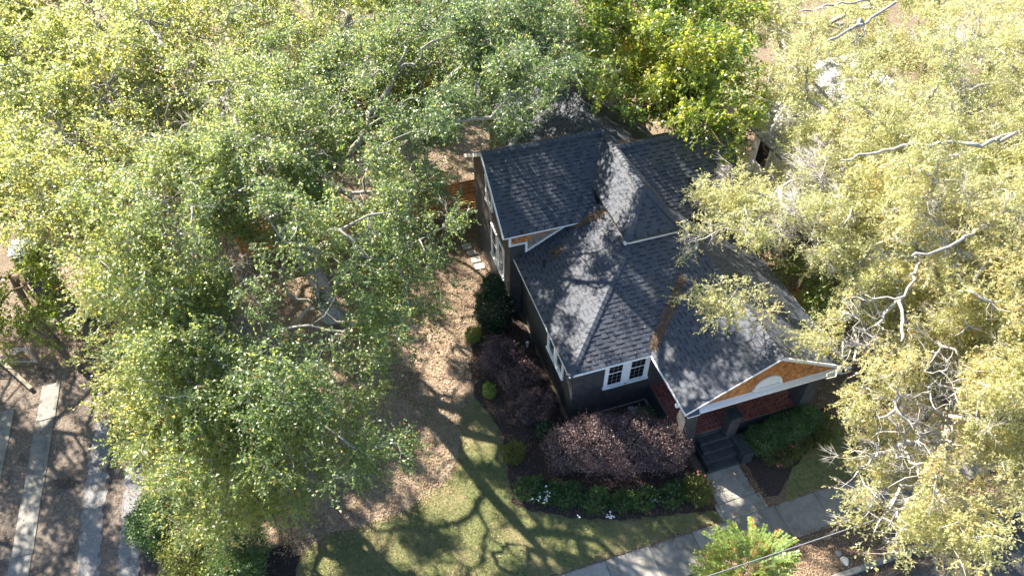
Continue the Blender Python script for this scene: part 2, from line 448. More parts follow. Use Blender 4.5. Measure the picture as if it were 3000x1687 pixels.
def grow(base, fork, clumps, limbs, tips_per, seed, alpha=0.32, bough=0.2):
    """skeleton: nodes, parents, tips; joins clump centres, then twig tips, to the nearest well-placed node"""
    r = np.random.default_rng(seed)
    pos = np.zeros((60000, 3)); par = np.full(60000, -1, int); plen = np.zeros(60000); rmin = np.zeros(60000)
    cnt = [0]

    def push(p, pa, rm=0.0):
        i = cnt[0]; pos[i] = p; par[i] = pa; rmin[i] = rm
        plen[i] = 0 if pa < 0 else plen[pa] + np.linalg.norm(pos[i] - pos[pa])
        cnt[0] += 1
        return i

    def edge(a, p, arch, jit, step=0.55):
        q = pos[a].copy(); p = np.asarray(p, float); L = np.linalg.norm(p - q)
        n = max(1, int(math.ceil(L / step)))
        off = r.normal(0, jit, 3) * L
        for i in range(1, n + 1):
            t = i / n
            w = math.sin(math.pi * t)
            x = q + (p - q) * t + off * w * 0.5 + np.array((0, 0, arch * L * w))
            if i < n: x = x + r.normal(0, jit * 0.28 * min(L, 1.5), 3)
            a = push(x, a)
        return a

    def near(p, al, lim=None):
        n = cnt[0]
        d = np.linalg.norm(pos[:n] - p, axis=1) + al * plen[:n]
        d = d + np.maximum(0, pos[:n, 2] - p[2] - 0.4) * 0.8
        return int(np.argmin(d))

    base = np.asarray(base, float); fork = np.asarray(fork, float)
    b0 = push(base + np.array((0, 0, -0.1)), -1)
    trunk = edge(b0, fork, 0, 0.035, 0.7)
    for pts, r0, r1 in limbs:
        P = [np.array(q) for q in pts][::-1]
        a = near(P[0], 0.45)
        a = edge(a, P[0], 0.05, 0.08)
        for i, q in enumerate(P[1:]):
            a0 = cnt[0]
            a = edge(a, q, 0.0, 0.16, 0.32)
            rmin[a0:cnt[0]] = (r1 + (r0 - r1) * (i + 1) / len(P)) * r.uniform(0.72, 1.12, cnt[0] - a0)
    C = clumps[np.argsort(np.linalg.norm(clumps[:, :3] - fork, axis=1))]
    for c in C:
        a = near(c[:3], alpha)
        edge(a, c[:3] - np.array((0, 0, c[3] * 0.35)), 0.06, 0.11)
    tips = []; tdir = []; tcl = []
    for ci, c in enumerate(C):
        n = max(5, int(tips_per * (c[3] / 1.3) ** 2 * r.uniform(0.7, 1.2) * (c[4] if len(c) > 4 else 1.0)))
        ns = max(3, int(round(n / 4.6)))
        u = unit(r.normal(0, 1, (ns, 3)) + np.array((0, 0, 0.15)))
        sc = c[:3] + u * (c[3] * (r.random(ns) ** 0.45 * 1.15))[:, None] * np.array((1.1, 1.1, 0.6))
        si = r.integers(0, ns, n)
        T = sc[si] + r.normal(0, bough, (n, 3)) * np.array((1.0, 1.0, 0.6))
        T = T[np.argsort(np.linalg.norm(T - c[:3], axis=1))]
        n0 = cnt[0]
        sub = list(np.nonzero(np.linalg.norm(pos[:n0] - c[:3], axis=1) < c[3] * 1.5 + 0.4)[0])
        if not sub: sub = [near(c[:3], 0.1)]
        for t in T:
            sa = np.array(sub)
            dd = np.linalg.norm(pos[sa] - t, axis=1) + 0.10 * plen[sa] + np.maximum(0, pos[sa, 2] - t[2] - 0.4) * 0.8
            n1 = cnt[0]
            i = edge(int(sa[np.argmin(dd)]), t, 0.02, 0.13, 0.4)
            sub.extend(range(n1, cnt[0]))
            tips.append(i); tcl.append(ci)
    n = cnt[0]
    pos = pos[:n]; par = par[:n]; rmin = rmin[:n]
    w = np.zeros(n); w[tips] = 1
    for i in range(n - 1, 0, -1): w[par[i]] += w[i]
    w = np.maximum(w, 1)
    tips = np.array(tips)
    td = unit(pos[tips] - pos[par[tips]] + np.array((0, 0, 1e-4)))
    return pos, par, w, rmin, tips, td, np.array(tcl), C


def branch_mesh(pos, par, w, rmin, r0, ex, rmax, flare=1.6, thick_only=False):
    n = len(pos)
    rad = np.maximum(np.minimum(r0 * w ** ex, rmax), rmin)
    kids = [[] for _ in range(n)]
    for i in range(1, n): kids[par[i]].append(i)
    V = []; F = []; nb = 0
    starts = [(0, None)]
    ks = {3: None, 4: None, 6: None, 9: None}
    for k in ks: ks[k] = np.array([(math.cos(2 * math.pi * j / k), math.sin(2 * math.pi * j / k)) for j in range(k)])
    while starts:
        i, pa = starts.pop()
        ch = [] if pa is None else [pa]
        j = i
        while True:
            ch.append(j)
            if not kids[j]: break
            kk = sorted(kids[j], key=lambda q: -rad[q] * 1000 - w[q])
            for o in kk[1:]: starts.append((o, j))
            j = kk[0]
        P = pos[ch]; rr = rad[ch].copy()
        if pa is not None: rr[0] = min(rr[0], rr[1] * 1.15)
        else:
            rr[0] *= flare; rr[min(1, len(rr) - 1)] *= 1.15
        m = len(P)
        mx = rr.max()
        if mx < 0.024 and pa is not None and not open_gaps(P[len(P) // 2][None, :], GR)[0]: continue
        s = 9 if mx > 0.09 else 6 if mx > 0.04 else 4 if mx > 0.016 else 3
        d = np.empty_like(P); d[1:-1] = P[2:] - P[:-2]; d[0] = P[1] - P[0]; d[-1] = P[-1] - P[-2]
        d = unit(d)
        ref = np.array((0.31, 0.87, 0.38))
        a = unit(np.cross(d, ref)); b = np.cross(d, a)
        c = ks[s]
        rr[-1] *= 0.5
        ring = P[:, None, :] + rr[:, None, None] * (a[:, None, :] * c[None, :, 0:1] + b[:, None, :] * c[None, :, 1:2])
        V.append(ring.reshape(-1, 3))
        q = np.arange(m - 1)[:, None] * s; k = np.arange(s)[None, :]; k2 = (k + 1) % s
        F.append((np.stack([q + k, q + k2, q + s + k2, q + s + k], -1) + nb).reshape(-1, 4))
        nb += m * s
    return np.concatenate(V), np.concatenate(F)


TRIS = [0]
GAPS = []          # sunlit spots (point on the surface, radius of the opening in the crowns towards the sun)
_S = np.array((TO_SUN.x, TO_SUN.y, TO_SUN.z))


GR = np.random.default_rng(3)
_A = unit(np.cross(_S, np.array((0, 0, 1.0)))); _B = np.cross(_S, _A)
RAST = {}


def open_gaps(cen, r):
    """False where a leaf stands in one of the openings towards the sun (raster in the plane square to the sun)"""
    if not RAST:
        M = np.zeros((1400, 1400), bool)
        yy, xx = np.mgrid[0:1400, 0:1400]
        for g in GAPS:
            a, b = g[:3] @ _A * 20 + 700, g[:3] @ _B * 20 + 700
            k = int(g[3] * 20 * 1.3) + 2
            x0, x1, y0, y1 = int(max(0, a - k)), int(min(1400, a + k)), int(max(0, b - k)), int(min(1400, b + k))
            if x1 <= x0 or y1 <= y0: continue
            sx, sy = xx[y0:y1, x0:x1] - a, yy[y0:y1, x0:x1] - b
            th = np.arctan2(sy, sx)
            M[y0:y1, x0:x1] |= np.hypot(sx, sy) < g[3] * 20 * (1 + 0.18 * np.sin(3 * th + a) + 0.12 * np.sin(5 * th + b))
        RAST['m'] = M
    u = ((cen @ _A) * 20 + 700 + r.normal(0, 2.6, len(cen))).astype(int).clip(0, 1399)
    v = ((cen @ _B) * 20 + 700 + r.normal(0, 2.6, len(cen))).astype(int).clip(0, 1399)
    return ~RAST['m'][v, u] | (cen[:, 2] < 2.2)


def tree(name, label, cat, base, fork, clumps, leafm, bark, limbs=(), tips=52, k=6, nl=12, slen=0.5, L=0.098, W=0.062, seed=1, spread=0.5, flat=0.36,
         r0=0.0075, ex=0.47, rmax=0.34, bare=0.012, up=-0.08, group=None, tmean=0.42, tcl=0.07, twig=0.07, ygrad=None, clear=0.42, droop=-0.2, bough=0.25):
    root = thing(name, label, cat, tuple(base), group)
    r = np.random.default_rng(seed)
    clumps = np.asarray(clumps, float)
    pos, par, w, rmin, tp, td, tc, C = grow(base, fork, clumps, limbs, tips, seed, bough=bough)
    V, F = branch_mesh(pos, par, w, rmin, r0, ex, rmax)
    isb = r.random(len(tp)) < bare
    bc = r.random(len(C)) < bare * 1.2
    isb = isb | (bc[tc] & (r.random(len(tp)) < 0.8))
    ct = tmean + r.normal(0, tcl, len(C))
    t0 = ct[tc]
    if ygrad: t0 = t0 + np.clip((pos[tp][:, ygrad[0]] - ygrad[1]) * ygrad[2], -ygrad[3], ygrad[3])  # crown's lit and shaded sides put into the leaf tone along one axis
    ok = ~isb
    ax = pos[tp] - np.asarray(fork, float); ax[:, 2] = 0; ax = unit(ax)
    td = unit(td * 0.5 + ax * 0.55 + r.normal(0, 0.25, td.shape) + np.array((0, 0, droop)))
    LV, LF, LT, (st, d, sl) = sprig_leaves(pos[tp][ok], td[ok], k, nl, slen, L, W, spread, up, flat, t0[ok], r=r)
    kp = open_gaps(LV.reshape(-1, 3, 3).mean(1), r)
    LV = LV.reshape(-1, 3, 3)[kp].reshape(-1, 3); LT = LT.reshape(-1, 3)[kp].ravel(); LF = np.arange(len(LV)).reshape(-1, 3)
    if limbs:
        lp = []
        for pts, a0, a1 in limbs:
            Q = np.array(pts)
            for i in range(len(Q) - 1):
                for t in np.linspace(0, 1, 5): lp.append(Q[i] * (1 - t) + Q[i + 1] * t)
        lp = np.array(lp)
        cen = LV.reshape(-1, 3, 3).mean(1)
        keep = np.ones(len(cen), bool)
        bx0, bx1 = lp.min(0) - 0.8, lp.max(0) + 0.8
        for q in lp:
            ii = np.nonzero((np.abs(cen[:, 0] - q[0]) < 0.8) & (np.abs(cen[:, 1] - q[1]) < 1.2))[0]
            dd = cen[ii] - q
            keep[ii] &= ~((np.hypot(dd[:, 0], dd[:, 1] - 0.25 * np.maximum(dd[:, 2], 0)) < clear) & (dd[:, 2] > -0.25) & (r.random(len(ii)) < 0.93))
        LV = LV.reshape(-1, 3, 3)[keep].reshape(-1, 3); LT = LT.reshape(-1, 3)[keep].ravel(); LF = np.arange(len(LV)).reshape(-1, 3)
    # twigs carrying some of the sprigs, and bare twig sprays
    sel = (r.random(len(st)) < twig) & open_gaps(st, r)
    TV, TF = thin_twigs(st[sel], d[sel], sl[sel], 0.0045)
    parts = [(V, F)]
    if isb.any():
        B = np.repeat(pos[tp][isb], 9, 0); BD = np.repeat(td[isb], 9, 0)
        bd = unit(BD * 0.7 + r.normal(0, 0.55, B.shape)); bl = r.uniform(0.35, 0.85, (len(B), 1))
        s0 = B - BD * r.uniform(0, 0.3, (len(B), 1))
        v1, f1 = thin_twigs(s0, bd, bl, 0.0075)
        s2 = np.repeat(s0 + bd * bl * 0.45, 3, 0); d2 = unit(np.repeat(bd, 3, 0) + r.normal(0, 0.5, s2.shape))
        v2, f2 = thin_twigs(s2, d2, np.repeat(bl, 3, 0) * 0.55, 0.005)
        f2 = f2 + len(v1)
        bv = np.concatenate([v1, v2]); bf = np.concatenate([f1, f2])
        TF = np.concatenate([TF, bf + len(TV)]); TV = np.concatenate([TV, bv])
    tm = quick_mesh('trunk', V, F, smooth=True, parent=root)
    link('trunk', tm, MAT[bark], root)
    wm = quick_mesh('twigs', TV, TF, parent=root)
    link('twigs', wm, MAT[bark], root)['kind'] = 'stuff'
    lm = quick_mesh('crown', LV, LF, tone=LT, parent=root)
    link('crown', lm, MAT[leafm], root)
    TRIS[0] += len(LF) + 2 * len(F) + len(TF)
    return root


def shell_points(ells, n, r, depth=0.3, low=0.0):
    """points in the outer shell of a union of ellipsoids (cx,cy,cz,rx,ry,rz); returns points, outward normals"""
    E = np.array(ells, float)
    wgt = E[:, 3] * E[:, 4] + E[:, 3] * E[:, 5] + E[:, 4] * E[:, 5]; wgt = wgt / wgt.sum()
    idx = r.choice(len(E), n, p=wgt)
    u = unit(r.normal(0, 1, (n, 3)))
    rr = 1 - depth * r.random(n) ** 1.3
    ph = r.uniform(0, 6.28, 6)
    bump = 0.11 * np.sin(u[:, 0] * 5 + idx + ph[0]) * np.sin(u[:, 1] * 4.5 + 2 * idx + ph[1]) + 0.08 * np.sin(u[:, 2] * 8 + u[:, 0] * 6 + ph[2]) + 0.05 * np.sin(u[:, 0] * 15 + ph[3]) * np.sin(u[:, 1] * 14 + ph[4]) + r.normal(0, 0.035, n)
    # stray shoots: leaves strung along short lines that leave the outline
    ns = max(6, n // 220)
    sh_u = unit(r.normal(0, 1, (ns, 3)) + np.array((0, 0, 0.5))); sh_l = r.uniform(0.08, 0.26, ns)
    pick = r.random(n) < 0.10
    si = r.integers(0, ns, n)
    u = np.where(pick[:, None], unit(sh_u[si] + r.normal(0, 0.035, (n, 3))), u)
    rr = np.where(pick, 0.95 + sh_l[si] * r.random(n), rr)
    P = E[idx, :3] + u * E[idx, 3:6] * (rr * (1 + bump))[:, None]
    N = unit(u / E[idx, 3:6])
    keep = P[:, 2] > low
    for e in E:
        q = ((P - e[:3]) / e[3:6]); keep &= ~((q ** 2).sum(1) < 0.42)
    return P[keep], N[keep]


def shrub(name, label, ells, leafm, n, L, W, seed, cat='shrub', stemm='bark_brown', stems=9, depth=0.32, tmean=0.45, tvar=0.2, group=None, rise=0.35, tip=None, base=None, flowers=None):
    r = np.random.default_rng(seed)
    E = np.array(ells, float)
    bc = base if base is not None else (float(E[:, 0].mean()), float(E[:, 1].mean()), 0.0)
    root = thing(name, label, cat, bc, group)
    P, N = shell_points(ells, n, r, depth)
    m = len(P)
    D = unit(N * 0.55 + r.normal(0, 0.55, (m, 3)) + np.array((0, 0, rise)))
    NN = unit(N + r.normal(0, 0.5, (m, 3)) + np.array((0, 0, 0.3)))
    # patches of lighter growth
    ph = np.sin(P[:, 0] * 5.1 + seed) * np.sin(P[:, 1] * 4.7 + 2 * seed) + 0.6 * np.sin(P[:, 2] * 7 + P[:, 0] * 11)
    tn = np.clip(tmean + 0.11 * ph + r.normal(0, tvar, m), 0, 0.97)
    V, F = leaf_quads(P, D, NN, L * r.uniform(0.6, 1.25, m), W * r.uniform(0.7, 1.2, m))
    link('foliage', quick_mesh('foliage', V, F, tone=np.repeat(tn, 4), parent=root), MAT[leafm], root)
    mb = MB()
    for i in range(stems):
        e = E[r.integers(len(E))]
        u = unit(r.normal(0, 1, 3)); u[2] = abs(u[2])
        tgt = e[:3] + u * e[3:6] * 0.86
        b0 = np.array((e[0] + r.normal(0, 0.12) * e[3], e[1] + r.normal(0, 0.12) * e[4], -0.03))
        mid = (b0 + tgt) / 2 + r.normal(0, 0.06, 3)
        mb.tube([b0, mid, tgt], [0.02, 0.013, 0.005], 5)
    mb.build('stem', MAT[stemm], root, smooth=True)
    TRIS[0] += 2 * len(F)
    return root


def blossoms(parent, pts, matn, size, seed, name='flower'):
    """each flower is a small cup of five petals, a part of its plant"""
    r = np.random.default_rng(seed)
    V = []; F = []
    for i in range(5):
        t = 2 * math.pi * i / 5
        d = np.array((math.cos(t), math.sin(t), 0.35)); s = np.array((-math.sin(t), math.cos(t), 0))
        b = len(V)
        V += [(0, 0, 0), tuple(d * 0.6 + s * 0.45), tuple(d * 1.0), tuple(d * 0.6 - s * 0.45)]
        F.append((b, b + 1, b + 2, b + 3))
    me = quick_mesh(name, np.array(V) * size, F, tone=r.random(len(V)))
    me.materials.append(MAT[matn])
    w = wloc(parent)
    for p in pts:
        o = bpy.data.objects.new(name, me); col.objects.link(o); o.parent = parent
        o.location = (p[0] - w.x, p[1] - w.y, p[2] - w.z)
        o.rotation_euler = (r.normal(0, 0.4), r.normal(0, 0.4), r.random() * 6)
        s = r.uniform(0.75, 1.25); o.scale = (s, s, s)


# ================================================================ THE SETTING
def structure(o):
    o['kind'] = 'structure'
    return o


def rough_poly(poly, step, jit, r):
    out = []
    n = len(poly)
    for i in range(n):
        a = np.array(poly[i], float); b = np.array(poly[(i + 1) % n], float)
        L = np.linalg.norm(b - a); k = max(1, int(L / step))
        for j in range(k):
            q = a + (b - a) * j / k
            out.append(q + r.normal(0, jit, 2))
    return out


def patch(name, poly, z, mat, step=0.3, jit=0.05, seed=1, kind='structure'):
    q = rough_poly(poly, step, jit, np.random.default_rng(seed)) if jit else poly
    V = [(float(a[0]), float(a[1]), z) for a in q]
    area = sum(V[i][0] * V[(i + 1) % len(V)][1] - V[(i + 1) % len(V)][0] * V[i][1] for i in range(len(V)))
    if area < 0: V = V[::-1]
    o = link(name, quick_mesh(name, V, [tuple(range(len(V)))]), MAT[mat])
    o['kind'] = kind
    return o


xs = [-160, -60, -30, -20, -10, 0, 10, 20, 30, 60, 160]
ysz = [(200, 0), (60, 0), (20, 0), (-4.84, 0), (-4.90, -0.06), (-7.5, -0.06), (-7.56, -0.22), (-40, -0.22), (-160, -0.22)]
V = [(x, y, z) for (y, z) in ysz for x in xs]
nx = len(xs)
F = [(i * nx + j, (i + 1) * nx + j, (i + 1) * nx + j + 1, i * nx + j + 1) for i in range(len(ysz) - 1) for j in range(nx - 1)]
structure(link('ground', quick_mesh('ground', V, F), MAT['litter']))

LAWN = [(-10.2, -4.83), (-9.78, -2.4), (-9.55, -1.71), (-8.7, -1.33), (-7.6, -1.38), (-6.23, -1.33), (-5.09, -0.92), (-4.24, -0.38), (-3.69, 0.74), (-3.41, 2.03),
        (-2.7, 2.4), (-2.28, 1.19), (-2.29, 0.13), (-2.52, -1.21), (-2.68, -2.09), (-2.14, -2.62), (-0.75, -3.38), (0.84, -3.9), (3.11, -4.32), (3.66, -4.45), (3.66, -4.83)]
BED = [(-2.7, 2.4), (-2.5, 4.0), (-1.7, 5.6), (-0.6, 6.2), (0.2, 6.2), (0.2, 0.4), (3.5, 0.4), (3.66, -2.0), (3.7, -4.45), (3.11, -4.32), (0.84, -3.9), (-0.75, -3.38), (-2.14, -2.62),
       (-2.68, -2.09), (-2.52, -1.21), (-2.29, 0.13), (-2.28, 1.19)]
CHIPS = [(-10.9, -1.1), (-9.6, -1.75), (-8.7, -1.4), (-7.6, -1.42), (-6.23, -1.38), (-5.09, -0.98), (-4.28, -0.42), (-3.72, 0.74), (-3.2, 2.6), (-2.4, 4.4), (-2.2, 7.0), (-4.0, 8.5), (-7.0, 9.0), (-10, 7), (-11.5, 3)]
BLACK = [(-12.4, -1.0), (-11.0, -1.25), (-9.9, -1.4), (-9.6, -1.8), (-9.82, -2.4), (-10.25, -4.5), (-12.6, -4.5)]
patch('dirt_lane', [(-21.5, -4.4), (-14.0, -4.4), (-13.6, 3.5), (-14.6, 8.8), (-21.5, 9.5)], 0.004, 'dirt', 0.5, 0.12, 2)
patch('lawn', LAWN, 0.012, 'grass', 0.13, 0.05, 3)
patch('wood_chip_ground', CHIPS, 0.008, 'chips', 0.16, 0.10, 4)
patch('planting_bed', BED, 0.016, 'mulch', 0.25, 0.04, 5)
patch('black_mulch_bed', BLACK, 0.018, 'black_mulch', 0.25, 0.06, 6)
patch('side_bed', [(5.25, -3.1), (9.4, -2.0), (9.4, -2.9), (6.9, -3.9), (6.1, -4.5), (5.25, -4.55)], 0.010, 'mulch', 0.25, 0.05, 7)
patch('side_lawn', [(6.1, -4.83), (6.9, -3.9), (9.4, -2.9), (11.0, -2.2), (11.5, -4.83)], 0.014, 'grass', 0.25, 0.05, 8)
for i, (x0, x1, y1) in enumerate(((-16.28, -15.68, 5.6), (-15.05, -14.48, 4.3))):
    patch('gravel_track', [(x0, -4.4), (x1, -4.4), (x1 + 0.03, y1 - 2), (x1, y1), (x0 + 0.1, y1), (x0 - 0.05, y1 - 3)], 0.012 + 0.004 * i, 'gravel', 0.16, 0.035, 20 + i)
patch('neighbour_driveway', [(13.9, -4.6), (16.6, -4.6), (17.0, 0.5), (14.6, 1.0)], 0.014, 'concrete', 0.5, 0.01, 30)

# concrete strips of the left lane, poured in lengths
for (x0, x1, ya, yb, tl) in ((-18.30, -17.66, -4.4, 8.0, -0.035), (-19.75, -19.12, -4.4, 7.2, 0)):
    base = structure(link('driveway_strip', quick_mesh('driveway_strip', [(x0 + 0.01, ya, 0.006), (x1 - 0.01, ya, 0.006), (x1 - 0.01, yb, 0.006), (x0 + 0.01, yb, 0.006)], [(0, 1, 2, 3)]), MAT['dirt']))
    y = ya
    while y < yb - 0.1:
        L = min(random.uniform(2.2, 3.2), yb - y)
        sx = tl * (y - 4) * -0.3 if tl else 0
        MB().prism([(x0 + sx, y + 0.008, -0.05), (x1 + sx, y + 0.008, -0.05), (x1 + sx, y + L - 0.008, -0.05), (x0 + sx, y + L - 0.008, -0.05)], (0, 0, 0.085 + random.uniform(-0.012, 0.012)),
                   random.random() * 0.15).build('slab', MAT['concrete'], base, bevel=0.012)
        y += L

# pavement, kerb, street
SW0, SW1 = -4.88, -6.10
pav = structure(link('pavement', quick_mesh('pavement', [(-45, SW1 - 0.01, -0.05), (60, SW1 - 0.01, -0.05), (60, SW0 + 0.01, -0.05), (-45, SW0 + 0.01, -0.05)], [(0, 1, 2, 3)]), MAT['mulch']))
x = -44.6
while x < 58:
    L = 1.52
    dz = random.uniform(-0.012, 0.012); tw = random.uniform(-0.008, 0.008)
    y0 = SW1 + random.uniform(-0.015, 0.015); y1 = SW0 + random.uniform(-0.015, 0.015)
    mb = MB().box(x + 0.007, x + L - 0.007, y0, y1, -0.2, -0.028 + dz, random.random())
    mb.V[6] = (mb.V[6][0], mb.V[6][1], mb.V[6][2] + tw)
    mb.build('slab', MAT['concrete'], pav, bevel=0.01)
    x += L
kerb = structure(link('kerb', quick_mesh('kerb', [(-45, -7.6, -0.21), (60, -7.6, -0.21), (60, -7.46, -0.21), (-45, -7.46, -0.21)], [(0, 1, 2, 3)]), MAT['concrete']))
x = -44
while x < 58:
    MB().box(x + 0.006, x + 2.994, -7.615 + random.uniform(-0.006, 0.006), -7.45, -0.35, -0.035 + random.uniform(-0.008, 0.008), random.random()).build('kerb_stone', MAT['concrete'], kerb, bevel=0.02)
    x += 3.0
patch('street', [(-160, -7.6), (160, -7.6), (160, -19), (-160, -19)], -0.206, 'asphalt', 1, 0, 1)

# front walk: two slabs and the low steps down to the pavement
walk = structure(link('front_walk', quick_mesh('front_walk', [(3.8, -4.88, -0.04), (5.2, -4.88, -0.04), (5.2, -3.15, 0.0), (3.8, -3.15, 0.0)], [(0, 1, 2, 3)]), MAT['mulch']))
for (ya, yb, z, xa, xb) in ((-4.30, -3.17, 0.03, 3.80, 5.22), (-4.60, -4.312, 0.022, 3.76, 5.23), (-4.885, -4.605, 0.012, 3.70, 5.24)):
    MB().box(xa, xb, ya, yb, -0.25, z, random.random()).build('slab', MAT['concrete'], walk, bevel=0.012)
for xa in (3.655, 5.23):
    MB().prism([(xa, -4.87, -0.2), (xa + 0.09, -4.87, -0.2), (xa + 0.09, -4.32, -0.2), (xa, -4.32, -0.2)], (0, 0, 0.255), 0.6).build('edging', MAT['concrete'], walk, bevel=0.012)


# ---- scattered stuff on the ground
def in_poly(P, poly):
    c = np.zeros(len(P), bool); n = len(poly)
    for i in range(n):
        x1, y1 = poly[i]; x2, y2 = poly[(i + 1) % n]
        if y1 == y2: continue
        c ^= ((y1 > P[:, 1]) != (y2 > P[:, 1])) & (P[:, 0] < (x2 - x1) * (P[:, 1] - y1) / (y2 - y1) + x1)
    return c


def scatter(poly, n, r):
    q = np.array(poly); lo = q.min(0); hi = q.max(0)
    P = r.uniform(lo, hi, (n, 2))
    return P[in_poly(P, poly)]


r = np.random.default_rng(21)
_g = scatter(LAWN, 170000, r)
_e = scatter(LAWN, 60000, r)
P = np.concatenate([_g, _e + r.normal(0, 0.33, _e.shape), scatter([(6.1, -4.83), (6.9, -3.9), (9.4, -2.9), (11.0, -2.2), (11.5, -4.83)], 16000, r)])
P = P[P[:, 1] > -4.84]
n = len(P); z0 = 0.01
ang = r.uniform(0, 6.283, n); h = r.uniform(0.018, 0.05, n); wv = r.uniform(0.004, 0.008, n)
B = np.column_stack([P, np.full(n, z0)])
S = np.column_stack([np.cos(ang), np.sin(ang), np.zeros(n)]) * wv[:, None]
lean = np.column_stack([r.normal(0, 0.02, n), r.normal(0, 0.02, n), h])
V = np.stack([B - S, B + S, B + lean], 1).reshape(-1, 3)
pt = 0.52 + 0.2 * np.sin(P[:, 0] * 0.9 + 2) * np.sin(P[:, 1] * 1.1) + 0.16 * np.sin(P[:, 0] * 1.3) * np.sin(P[:, 1] * 1.7 + 1) + 0.12 * np.sin(P[:, 0] * 4.1 + P[:, 1] * 3.3) + r.normal(0, 0.2, n)
o = link('grass', quick_mesh('grass', V, np.arange(3 * n).reshape(n, 3), tone=np.repeat(np.clip(pt, 0, 1), 3)), MAT['blade'])
tag(o, 'short mown grass of the front lawn beside the planting bed', 'grass', kind='stuff')
TRIS[0] += n


def litter(name, label, cat, P, zf, L, W, tones, seed, mat='dead_leaf', tilt=0.35):
    r = np.random.default_rng(seed)
    n = len(P)
    a = r.uniform(0, 6.283, n)
    D = unit(np.column_stack([np.cos(a), np.sin(a), r.normal(0, tilt * 0.4, n)]))
    N = unit(np.column_stack([r.normal(0, tilt, n), r.normal(0, tilt, n), np.ones(n)]))
    Z = np.array([zf(x, y) for x, y in P]) + r.uniform(0.004, 0.03, n)
    V, F = leaf_quads(np.column_stack([P, Z]), D, N, L * r.uniform(0.5, 1.3, n), W * r.uniform(0.6, 1.2, n), 0.3)
    o = link(name, quick_mesh(name, V, F, tone=np.repeat(np.clip(r.normal(tones[0], tones[1], n), 0, 1), 4)), MAT[mat])
    tag(o, label, cat, kind='stuff')
    TRIS[0] += 2 * n
    return o


def gz(x, y):
    return 0.014 if y > -4.85 else (-0.055 if y > -7.46 else -0.202)


litter('wood_chips', 'pale wood chips and dry leaves spread under the big oak', 'wood chips', (lambda q: q + r.normal(0, 0.22, q.shape))(scatter(CHIPS, 44000, r)), gz, 0.075, 0.035, (0.6, 0.25), 31)
litter('fallen_leaves', 'brown fallen leaves and bark bits over the planting bed', 'fallen leaves', scatter(BED, 9000, r), gz, 0.06, 0.03, (0.25, 0.22), 32)
LANE = [(-20, -4), (-13.0, -4), (-12.2, 0), (-11.4, 4), (-13, 9), (-16, 14), (-20, 14)]
Q = scatter(LANE, 26000, r)
litter('lane_leaves', 'brown fallen leaves drifted along the left lane and gravel tracks', 'fallen leaves', Q[r.random(len(Q)) < np.clip(0.35 + 0.1 * (Q[:, 1] - 2), 0.1, 1)], gz, 0.055, 0.032, (0.36, 0.2), 33)
STRIP = [(5.3, -6.14), (20, -6.14), (20, -7.42), (-5, -7.42), (3.0, -6.14)]
litter('verge_leaves', 'brown leaf litter on the verge between pavement and kerb', 'fallen leaves', scatter(STRIP, 26000, r), gz, 0.055, 0.026, (0.62, 0.26), 34)
Q = np.column_stack([r.uniform(2, 22, 9000), -7.66 - np.abs(r.normal(0, 0.42, 9000))])
litter('gutter_leaves', 'rusty leaf litter lying in the gutter along the kerb', 'fallen leaves', Q, gz, 0.06, 0.03, (0.32, 0.2), 35)
Q = np.concatenate([np.column_stack([r.uniform(-2, 14, 900), -4.82 + r.normal(0, 0.06, 900)]), np.column_stack([r.uniform(3, 14, 900), -6.12 + r.normal(0, 0.06, 900)]),
                    np.column_stack([5.32 + r.normal(0, 0.07, 500), r.uniform(-4.5, -3.2, 500)]), scatter(LAWN, 2600, r)])
litter('path_leaves', 'small dry leaves gathered along the pavement edges and lawn', 'fallen leaves', Q, lambda x, y: 0.03 if y > -4.84 else -0.01, 0.06, 0.03, (0.4, 0.25), 36)
Q = np.column_stack([r.uniform(-12, 1.0, 16000), r.uniform(6, 20, 16000)])
litter('yard_leaves', 'brown leaves covering the shady side yard beside the house', 'fallen leaves', Q, gz, 0.08, 0.045, (0.58, 0.25), 37)
Q = np.column_stack([r.uniform(9.3, 18, 15000), r.uniform(-4.5, 6, 15000)])
litter('side_leaves', 'tan leaves covering the ground right of the porch', 'fallen leaves', Q, gz, 0.08, 0.045, (0.45, 0.25), 38)


# ================================================================ THE HOUSE
CAMP = np.array((-6.1248, -13.233, 22.0645))
house = thing('bungalow', 'black bungalow with dark shingle roofs and red tiled corner porch', 'house', (4.4, 0.35, 0))

# ---- walls
def wall(build, label=None):
    mb = MB(); build(mb)
    o = mb.build('wall', MAT['black_paint'], house)
    if label: o['label'] = label
    return o


wall(lambda m: m.box(0.3, 8.72, 0.35, 5.95, -0.05, 3.12))
wall(lambda m: m.prism([(-0.17, 5.953, -0.05), (-0.17, 10.9, -0.05), (-0.17, 10.9, 4.62), (-0.17, 8.42, 6.33), (-0.17, 5.953, 4.66)], (5.2, 0, 0)), 'weathered side gable wall of the bungalow')
wall(lambda m: m.box(1.5, 7.3, 10.905, 14.3, -0.05, 4.5))
wall(lambda m: m.prism([(8.9, 4.8, -0.05), (8.9, 9.7, -0.05), (8.9, 9.7, 4.66), (8.9, 7.25, 6.3), (8.9, 4.8, 4.66)], (-3.3, 0, 0)))
wall(lambda m: m.box(3.52, 5.34, 3.60, 7.0, 4.6, 5.36))

